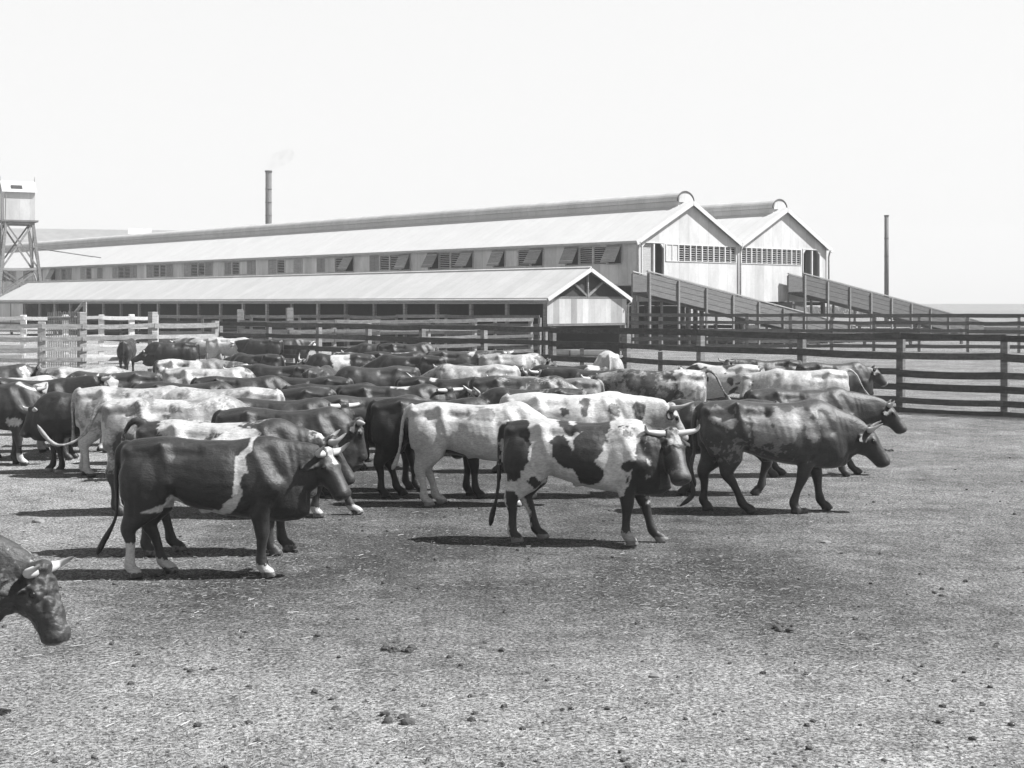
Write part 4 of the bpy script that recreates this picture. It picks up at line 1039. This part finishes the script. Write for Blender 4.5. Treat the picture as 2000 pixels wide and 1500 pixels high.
steer('very dark steer with a matted rump between the plain dark steer and the white cow', 846, 140, 0,
      dict(base=.028, mud=.015, roan=(.05, .3, 8), hoof=.05, patch=[(.06, [(0, 1.38, .05), (.5, 1.38, .05)])]), scale=1.0, legs=(-.05, .18, .1, -.05), poll=(1.22, 0, 1.0), pitch=60, bulk=1.05)
steer('mottled grey beast crossing the lower left corner, only its horned head and neck in frame', -300, 296, 0,
      dict(base=.09, roan=(.28, .42, 9), face=.085, muzzle=.08, ear=.02, patch=[(.03, [(.85, .62, .12), (1.3, .52, .1)])]), scale=.98, poll=(1.33, 0, .98), yaw=-20, pitch=66, hornlen=.22, hshape=(.5, 1.3, .1), curly=2, vox=.0105, headlen=.50, bulk=1.15)

# ---- second rows, left
steer('dark steer with white shin and white neck line at the far left edge', -28, 117, 2,
      dict(base=.06, patch=[(WH, [(.45, .72, .06), (.62, .74, .05)]), (WH, [(.55, 1.37, .015), (.85, 1.24, .012)])], sock=[(0, 0), (0, 0), (.22, .6), (.0, .6)]), head=(100, 800), pitch=60, yaw=20, hornlen=.2, legs=(0, .1, .12, -.1))
steer('stocky dark steer facing left with lowered head and one short white horn', 172, 122, 192,
      dict(base=.035, hoof=.2), scale=.93, head=(82, 798), pitch=66, yaw=30, hornlen=.24, legs=(.2, .1, .1, -.1), bulk=1.1)
steer('dark faced steer looking at the camera with a white neck, at the left', 158, 110, -115,
      dict(base=.40, roan=(.2, .4, 4), face=.08, neck=.30, ear=.03), poll=(1.2, 0, 1.36), pitch=40, yaw=10, hornlen=.24, hshape=(1, .4, .8))
steer('dark roan steer with blotchy flank facing right in the left background', 163, 95, 3, dict(base=.12, roan=(.45, .5, 4.5), face=.4, ear=.04, patch=[(.08, [(-.75, 1.1, .12)])]), head=(285, 738), pitch=55, yaw=-10, hornlen=0)
steer('white and grey steer at the left edge under the rails, head turned right', -8, 88, 6, dict(base=.09, patch=[(WH, [(-.3, 1.2, .25)]), (WH, [(.62, 1.3, .07), (.75, 1.0, .07)])], face=.06), head=(58, 712), pitch=30, hornlen=.22)
steer('white backed steer low at the left edge', 25, 108, 5, dict(base=.5, roan=(.3, .3, 4), neck=.1), poll=(1.2, 0, 1.0), pitch=65)
steer('dark dull steer between the left edge and the dark faced steer', 60, 113, 0, dict(base=.055), scale=.99, poll=(1.22, 0, 1.05), pitch=65)
steer('shaggy white roan steer whose back shows over the swinging tail animal', 262, 125, 4, dict(base=.42, roan=(.16, .45, 9)), scale=1.02, poll=(1.2, 0, 1.0), pitch=60)
steer('white steer with bony grey hips to the left of centre', 432, 128, 182, dict(base=.50, roan=(.22, .4, 4)), scale=1.03, poll=(1.2, 0, 1.0), pitch=60)
steer('dark steer standing alone against the left rails with its head to the left', 336, 57, 180, dict(base=.04, patch=[(.12, [(0, 1.35, .08)])]), head=(294, 684), pitch=35, hornlen=.12)
steer('white patched steer with a white curly face left of the horned belted steer', 374, 81, 2, dict(base=.14, patch=[(WH, [(-.6, 1.25, .2), (-.35, 1.2, .2)]), (WH, [(.10, 1.2, .16)]), (.12, [(-.12, 1.18, .12)])], face=.55, ear=.04), head=(484, 712), pitch=55, yaw=-30, hornlen=.14)
steer('white roan steer with a spread pair of pale horns left of centre', 410, 98, 2, dict(base=.30, roan=(.55, .5, 3.5), neck=.12, face=.3), head=(492, 750), pitch=62, yaw=-40, hornlen=.28, hshape=(1.2, .4, .1))
steer('low dark back behind the shaggy white roan steer', 362, 116, 2, dict(base=.045), poll=(1.2, 0, 1.0), pitch=65)
steer('dark steer slanting away at the left end of the dark fence', 500, 75, 155, dict(base=.06), poll=(1.2, 0, 1.15), pitch=60)
steer('dark grey bony steer between the pale horns and the rear facing steer', 550, 91, 172, dict(base=.075), scale=1.0, poll=(1.2, 0, .95), pitch=65)
steer('dark steer seen from behind left of the horned belted steer', 625, 92, 80, dict(base=.06), poll=(1.2, 0, 1.1), pitch=55, scale=.98)
steer('horned dark steer with a broad white belt facing left', 664, 75, 182, dict(base=.05, patch=[(WH, [(-.02, 1.3, .24), (-.05, 1.0, .25)]), (.10, [(-.12, 1.0, .10)])], face=.05, blaze=.3), head=(610, 704), pitch=30, yaw=25, hornlen=.40, hshape=(.9, .3, 1.2))
steer('grey back hidden behind the belted steer', 712, 69, 0, dict(base=.10), poll=(1.2, 0, 1.15), pitch=55)
steer('dark steer against the fence, left one of the farthest pair', 744, 59.5, 178, dict(base=.05, patch=[(.13, [(-.4, 1.2, .1)])]), poll=(1.25, 0, 1.1), pitch=50)
steer('dark steer against the fence, right one of the farthest pair', 794, 61, 5, dict(base=.04), head=(832, 684), pitch=40, hornlen=.2)
steer('dark steer with a pale line along its spine in front of the farthest pair', 774, 72.5, 3, dict(base=.045, patch=[(.4, [(-.1, 1.39, .05), (.3, 1.39, .05)])]), head=(878, 702), pitch=45, hornlen=.24, hshape=(1.2, .3, .4))
steer('dark ribby steer slanting to the left at the middle of the mob', 798, 81, 162, dict(base=.055), scale=1.02, poll=(1.2, 0, 1.05), pitch=60)
steer('dull grey steer with a wide horned head to the left, centre left of the mob', 735, 93, 176, dict(base=.08), head=(668, 736), pitch=60, yaw=35, hornlen=.26, hshape=(1.2, .3, .3))
steer('long dark back left of the large pale roan', 652, 115, 2, dict(base=.038), poll=(1.25, 0, .95), pitch=70)
steer('dark steer with a short white line on its back and pale spread horns', 765, 120, 2, dict(base=.045, patch=[(.55, [(.0, 1.36, .03), (.25, 1.37, .04)])]), head=(815, 760), poll=None, pitch=70, yaw=-50, hornlen=.30, hshape=(1.2, .3, .2))
steer('dark steer with one upturned pale horn, left of the long dark back', 545, 124, 178, dict(base=.045), head=(495, 762), pitch=65, hornlen=.2)
steer('broad dark steer with pale horns behind the large plain dark steer', 540, 140, 1, dict(base=.06, patch=[(.35, [(-.25, 1.22, .03)])]), head=(672, 790), pitch=62, yaw=-52, hornlen=.28, hshape=(1.1, .3, .5), bulk=1.05)
steer('dull dark steer right of the pale horned dark steer', 725, 136, 6, dict(base=.075), poll=(1.2, 0, .95), pitch=70)
# ---- right half
steer('large pale roan steer facing left with a long pale horn, mid mob', 925, 94, 178, dict(base=.30, roan=(.50, .52, 6), patch=[(.13, [(-.25, 1.15, .08)]), (.16, [(.5, 1.0, .16)])], neck=.13, face=.12), scale=1.02, head=(812, 744), pitch=45, yaw=10, hornlen=.42, hshape=(.5, 1.5, -.1), bulk=1.05)
steer('grey backed steer with a white shoulder mark, right of the spine striped steer', 900, 73, 2, dict(base=.10, patch=[(WH, [(.3, 1.33, .08)])]), poll=(1.2, 0, 1.1), pitch=60)
steer('dark grey steer with its rump to the right, behind the large pale roan', 955, 86, 178, dict(base=.075), poll=(1.2, 0, 1.0), pitch=60)
steer('half white steer with a dark neck looking right beside the fence', 1003, 73.5, 6, dict(base=.28, patch=[(WH, [(.35, 1.2, .16)])], neck=.05, face=.03), head=(1062, 702), pitch=35, hornlen=.2)
steer('dark steer with a horned head to the left, below the large pale roan', 1040, 122, 180, dict(base=.05, roan=(.2, .3, 6)), head=(940, 764), pitch=50, yaw=20, hornlen=.30, hshape=(.8, 1.2, .0), scale=.98)
steer('light grey steer slanting away in the middle of the right half', 1088, 105, 150, dict(base=.17), poll=(1.2, 0, 1.05), pitch=60)
steer('dark steer with a white rump patch facing left', 1108, 90, 168, dict(base=.04, patch=[(WH, [(-.55, 1.25, .14)])]), head=(1052, 722), pitch=45, hornlen=.24)
steer('pale steer seen straight from behind near the fence', 1188, 78, 86, dict(base=.48, roan=(.3, .4, 4)), scale=1.08, poll=(1.2, 0, 1.1), pitch=55, bulk=1.1)
steer('grey roan steer with a muddy white rump and a raised curling tail', 1285, 103, 168, dict(base=.12, roan=(.30, .35, 6), patch=[(.60, [(-.65, 1.2, .2), (-.7, .9, .2), (-.4, 1.3, .12)])], mud=.2), scale=1.04, tail='raised', poll=(1.2, 0, .95), pitch=65)
steer('white steer with black blotches facing left beside the raised tail', 1412, 88, 158, dict(base=.56, patch=[(.04, [(.75, 1.25, .14), (.9, 1.15, .12)])], big=(.07, .63, 3.6), face=.06), scale=1.03, head=(1328, 712), pitch=35, hornlen=.18)
steer('dark low steer farthest back on the right by the fence', 1505, 78, 180, dict(base=.045), poll=(1.2, 0, 1.1), pitch=60, scale=.98)
steer('pale steer with dark ears facing the camera left and its tail held out', 1572, 97, 172, dict(base=.40, roan=(.58, .5, 3.2), patch=[(.22, [(-.1, 1.15, .08)])], face=.35, ear=.03), scale=1.0, head=(1455, 735), yaw=62, pitch=60, hornlen=.0, tail='raised')
steer('mid grey steer with a pale muzzle looking right at the right end of the mob', 1628, 86, 1, dict(base=.085, neck=.045, face=.06, muzzle=.35), head=(1716, 716), pitch=48, yaw=-8, hornlen=.1)
steer('dark steer showing between the pied steer and the striding grey steer', 1405, 138, 178, dict(base=.05), head=(1346, 812), pitch=60, hornlen=.16, scale=.97)
steer('dull grey back filling the gap between the dark roan and the shaggy white roan', 218, 103, 176, dict(base=.10, roan=(.3, .3, 4)), poll=(1.2, 0, .95), pitch=65)
steer('dark back just under the white roan with spread pale horns', 470, 106, 4, dict(base=.05), poll=(1.2, 0, 1.0), pitch=65)
steer('black back between the rear facing steer and the long dark back', 600, 104, 178, dict(base=.04), poll=(1.2, 0, .95), pitch=65)
steer('dark steer hidden behind the large pale roan, only its rump and back showing', 868, 108, 4, dict(base=.045, patch=[(WH, [(-.2, 1.33, .05)])]), poll=(1.2, 0, .95), pitch=65)
steer('dull dark steer between the light grey steer and the muddy rumped roan', 1172, 98, 176, dict(base=.06), poll=(1.2, 0, 1.0), pitch=60)
steer('mottled grey steer just left of the muddy rumped roan', 1020, 110, 2, dict(base=.09, roan=(.3, .4, 5)), poll=(1.2, 0, .95), pitch=65)
# ---- beyond the fence at the left
for i, (px, fd, hd, b, lb) in enumerate([(248, 52, 95, .05, 'dark beast seen from behind through the whitewashed rails'), (395, 49, 175, .3, 'pale beast beyond the dark fence, leftmost of the row behind the rails'),
        (448, 50, 10, .5, 'white beast beyond the dark fence beside the tall posts'), (512, 50.5, 170, .06, 'dark beast beyond the dark fence right of the first tall post'), (556, 49, 20, .08, 'grey beast beyond the dark fence under the second tall post')]):
    steer(lb, px, fd, hd, dict(base=b, face=.5 if b < .1 else .1), vox=.032, group='cattle beyond the fence', poll=(1.22, 0, 1.2), scale=.96)

# ------------------------------------------------------------------ litter on the ground
def litter():
    # straw: short bent stalks lying on the ground, far more than anyone could count
    def straw(n, tone, name, seed, lr, wr):
        r = np.random.default_rng(seed); vs = []; fs = []
        Y = 6.8 / (1 - r.random(n) ** .8 * 0.84); px = r.random(n) * 2080 - 40; X = (px - CX) / F * Y
        L = r.uniform(lr[0], lr[1], n); a = r.uniform(-1.5, 1.7, n); w = r.uniform(wr[0], wr[1], n)
        nz = VNZ.fbm(np.stack([X, Y, X * 0], 1), .45, 3); keep = (r.random(n) < np.clip(nz * 2.0 - .45, .12, 1))
        idx = np.where(keep)[0]
        for q, i in enumerate(idx):
            dx, dy = math.cos(a[i]), math.sin(a[i]); c = (X[i], Y[i]); h0 = .004 + .012 * r.random(); h1 = .005 + .016 * r.random() ** 2
            bx, by = -dy * w[i], dx * w[i]; k = len(vs); bd = (r.random() - .5) * .03 * L[i]
            for (t, zz, o) in ((-.5, h0, 0), (0, (h0 + h1) / 2 + .001, 1), (.5, h1, 0)):
                x0 = c[0] + dx * L[i] * t - dy * bd * o; y0 = c[1] + dy * L[i] * t + dx * bd * o
                vs += [(x0 - bx, y0 - by, zz), (x0 + bx, y0 + by, zz), (x0, y0, zz + w[i] * 1.2)]
            for s in (0, 3):
                fs += [(k + s, k + s + 3, k + s + 5, k + s + 2), (k + s + 1, k + s + 2, k + s + 5, k + s + 4)]
        me = bpy.data.meshes.new(name); me.from_pydata(vs, [], fs); me.materials.append(mat_plain(name, tone, .8, .2, 2))
        o = bpy.data.objects.new(name, me); C.objects.link(o)
        tag(o, 'loose dry straw scattered over the yard', 'straw', kind='stuff')
    straw(60000, .22, 'straw_litter', 3, (.018, .055), (.0012, .0026))
    straw(1300, .30, 'straw_litter', 4, (.04, .12), (.0018, .0034))
    # trodden dung and clods
    r = np.random.default_rng(9); vs = []; fs = []
    bm = bmesh.new(); bmesh.ops.create_icosphere(bm, subdivisions=2, radius=1); iv = np.array([v.co[:] for v in bm.verts]); fi = [[v.index for v in f.verts] for f in bm.faces]; bm.free()
    n = 1900; Y = 6.8 / (1 - r.random(n) * 0.84); px = r.random(n) * 2080 - 40; X = (px - CX) / F * Y
    for i in range(n):
        s = .005 + .022 * r.random() ** 6
        if i < 12:
            k0 = 7
        else: k0 = 1
        cx, cy = X[i], Y[i]
        for q in range(k0):
            s2 = s if k0 == 1 else r.uniform(.018, .045)
            ox, oy = (0, 0) if k0 == 1 else r.normal(0, .07, 2)
            P = iv * s2 * (.55 + .9 * VNZ(iv, 1.7, i * 3.7 + q)[:, None]) * r.uniform(.9, 1.1, (len(iv), 1)); P[:, 2] *= .7; b = len(vs)
            P += np.array([cx + ox, cy + oy, s2 * .25]); vs += [tuple(p) for p in P]; fs += [tuple(j + b for j in f) for f in fi]
    me = bpy.data.meshes.new('dung_clods'); me.from_pydata(vs, [], fs); me.materials.append(mat_plain('dung', .05, .95, .4, 9))
    o = bpy.data.objects.new('dung_clods', me); C.objects.link(o); tag(o, 'dark crumbled dung and clods on the yard floor', 'dung', kind='stuff')
litter()

def stone(px, py, s, label, seed):
    Y = F * H / (py - HY); p = ground_at(px, Y); bm = bmesh.new(); bmesh.ops.create_icosphere(bm, subdivisions=2, radius=s); r = random.Random(seed)
    for v in bm.verts: v.co = Vector((v.co.x * 1.25, v.co.y * .9, max(-.01, v.co.z * .62))) * r.uniform(.82, 1.12)
    me = bpy.data.meshes.new('stone'); bm.to_mesh(me); bm.free(); me.materials.append(M['stone'])
    o = bpy.data.objects.new('stone', me); C.objects.link(o); o.location = p; tag(o, label, 'stone')
stone(1280, 1322, .045, 'small angular stone in the near right foreground', 1)
stone(75, 1020, .07, 'pale flat lump of stone on the ground left of the striped steer', 2)
stone(1612, 1060, .05, 'small dark stone on the ground below the striding steer', 3)

def far_scrub():
    r = np.random.default_rng(21); vs = []; fs = []
    for i in range(2600):
        Y = r.uniform(330, 420); x = r.uniform(60, 106) * Y / 330; hh = .5 * (1.6 + 2.2 * VNZ.fbm(np.array([[x * .04, 0, 0]]), 1, 3)[0]) * r.random()
        for q in range(2):
            a = r.uniform(0, 6.28); s = r.uniform(.25, .6); dx, dy = math.cos(a) * s, math.sin(a) * s; k = len(vs)
            vs += [(x - dx, Y - dy, hh - s * .5), (x + dx, Y + dy, hh - s * .3), (x + r.uniform(-.3, .3), Y, hh + s)]; fs.append((k, k + 1, k + 2))
    me = bpy.data.meshes.new('far_scrub'); me.from_pydata(vs, [], fs); me.materials.append(mat_plain('scrub_leaf', .16, .9, .4, .5))
    o = bpy.data.objects.new('far_scrub', me); C.objects.link(o); tag(o, 'low dark scrub along the horizon at the right', 'scrub', kind='stuff')
far_scrub()

# ------------------------------------------------------------------ thin dusty air over the yards
def haze():
    mb = MB(); mb.box(-260, 260, -30, 520, -1.0, 30.0)
    m = bpy.data.materials.new('haze'); m.use_nodes = True; nt = m.node_tree; nt.nodes.clear()
    out = nt.nodes.new('ShaderNodeOutputMaterial'); pv = nt.nodes.new('ShaderNodeVolumePrincipled')
    pv.inputs['Color'].default_value = g(0.9); pv.inputs['Density'].default_value = 0.00062
    nt.links.new(pv.outputs[0], out.inputs['Volume'])
    o = mb.build('haze', m); tag(o, kind='stuff')
haze()
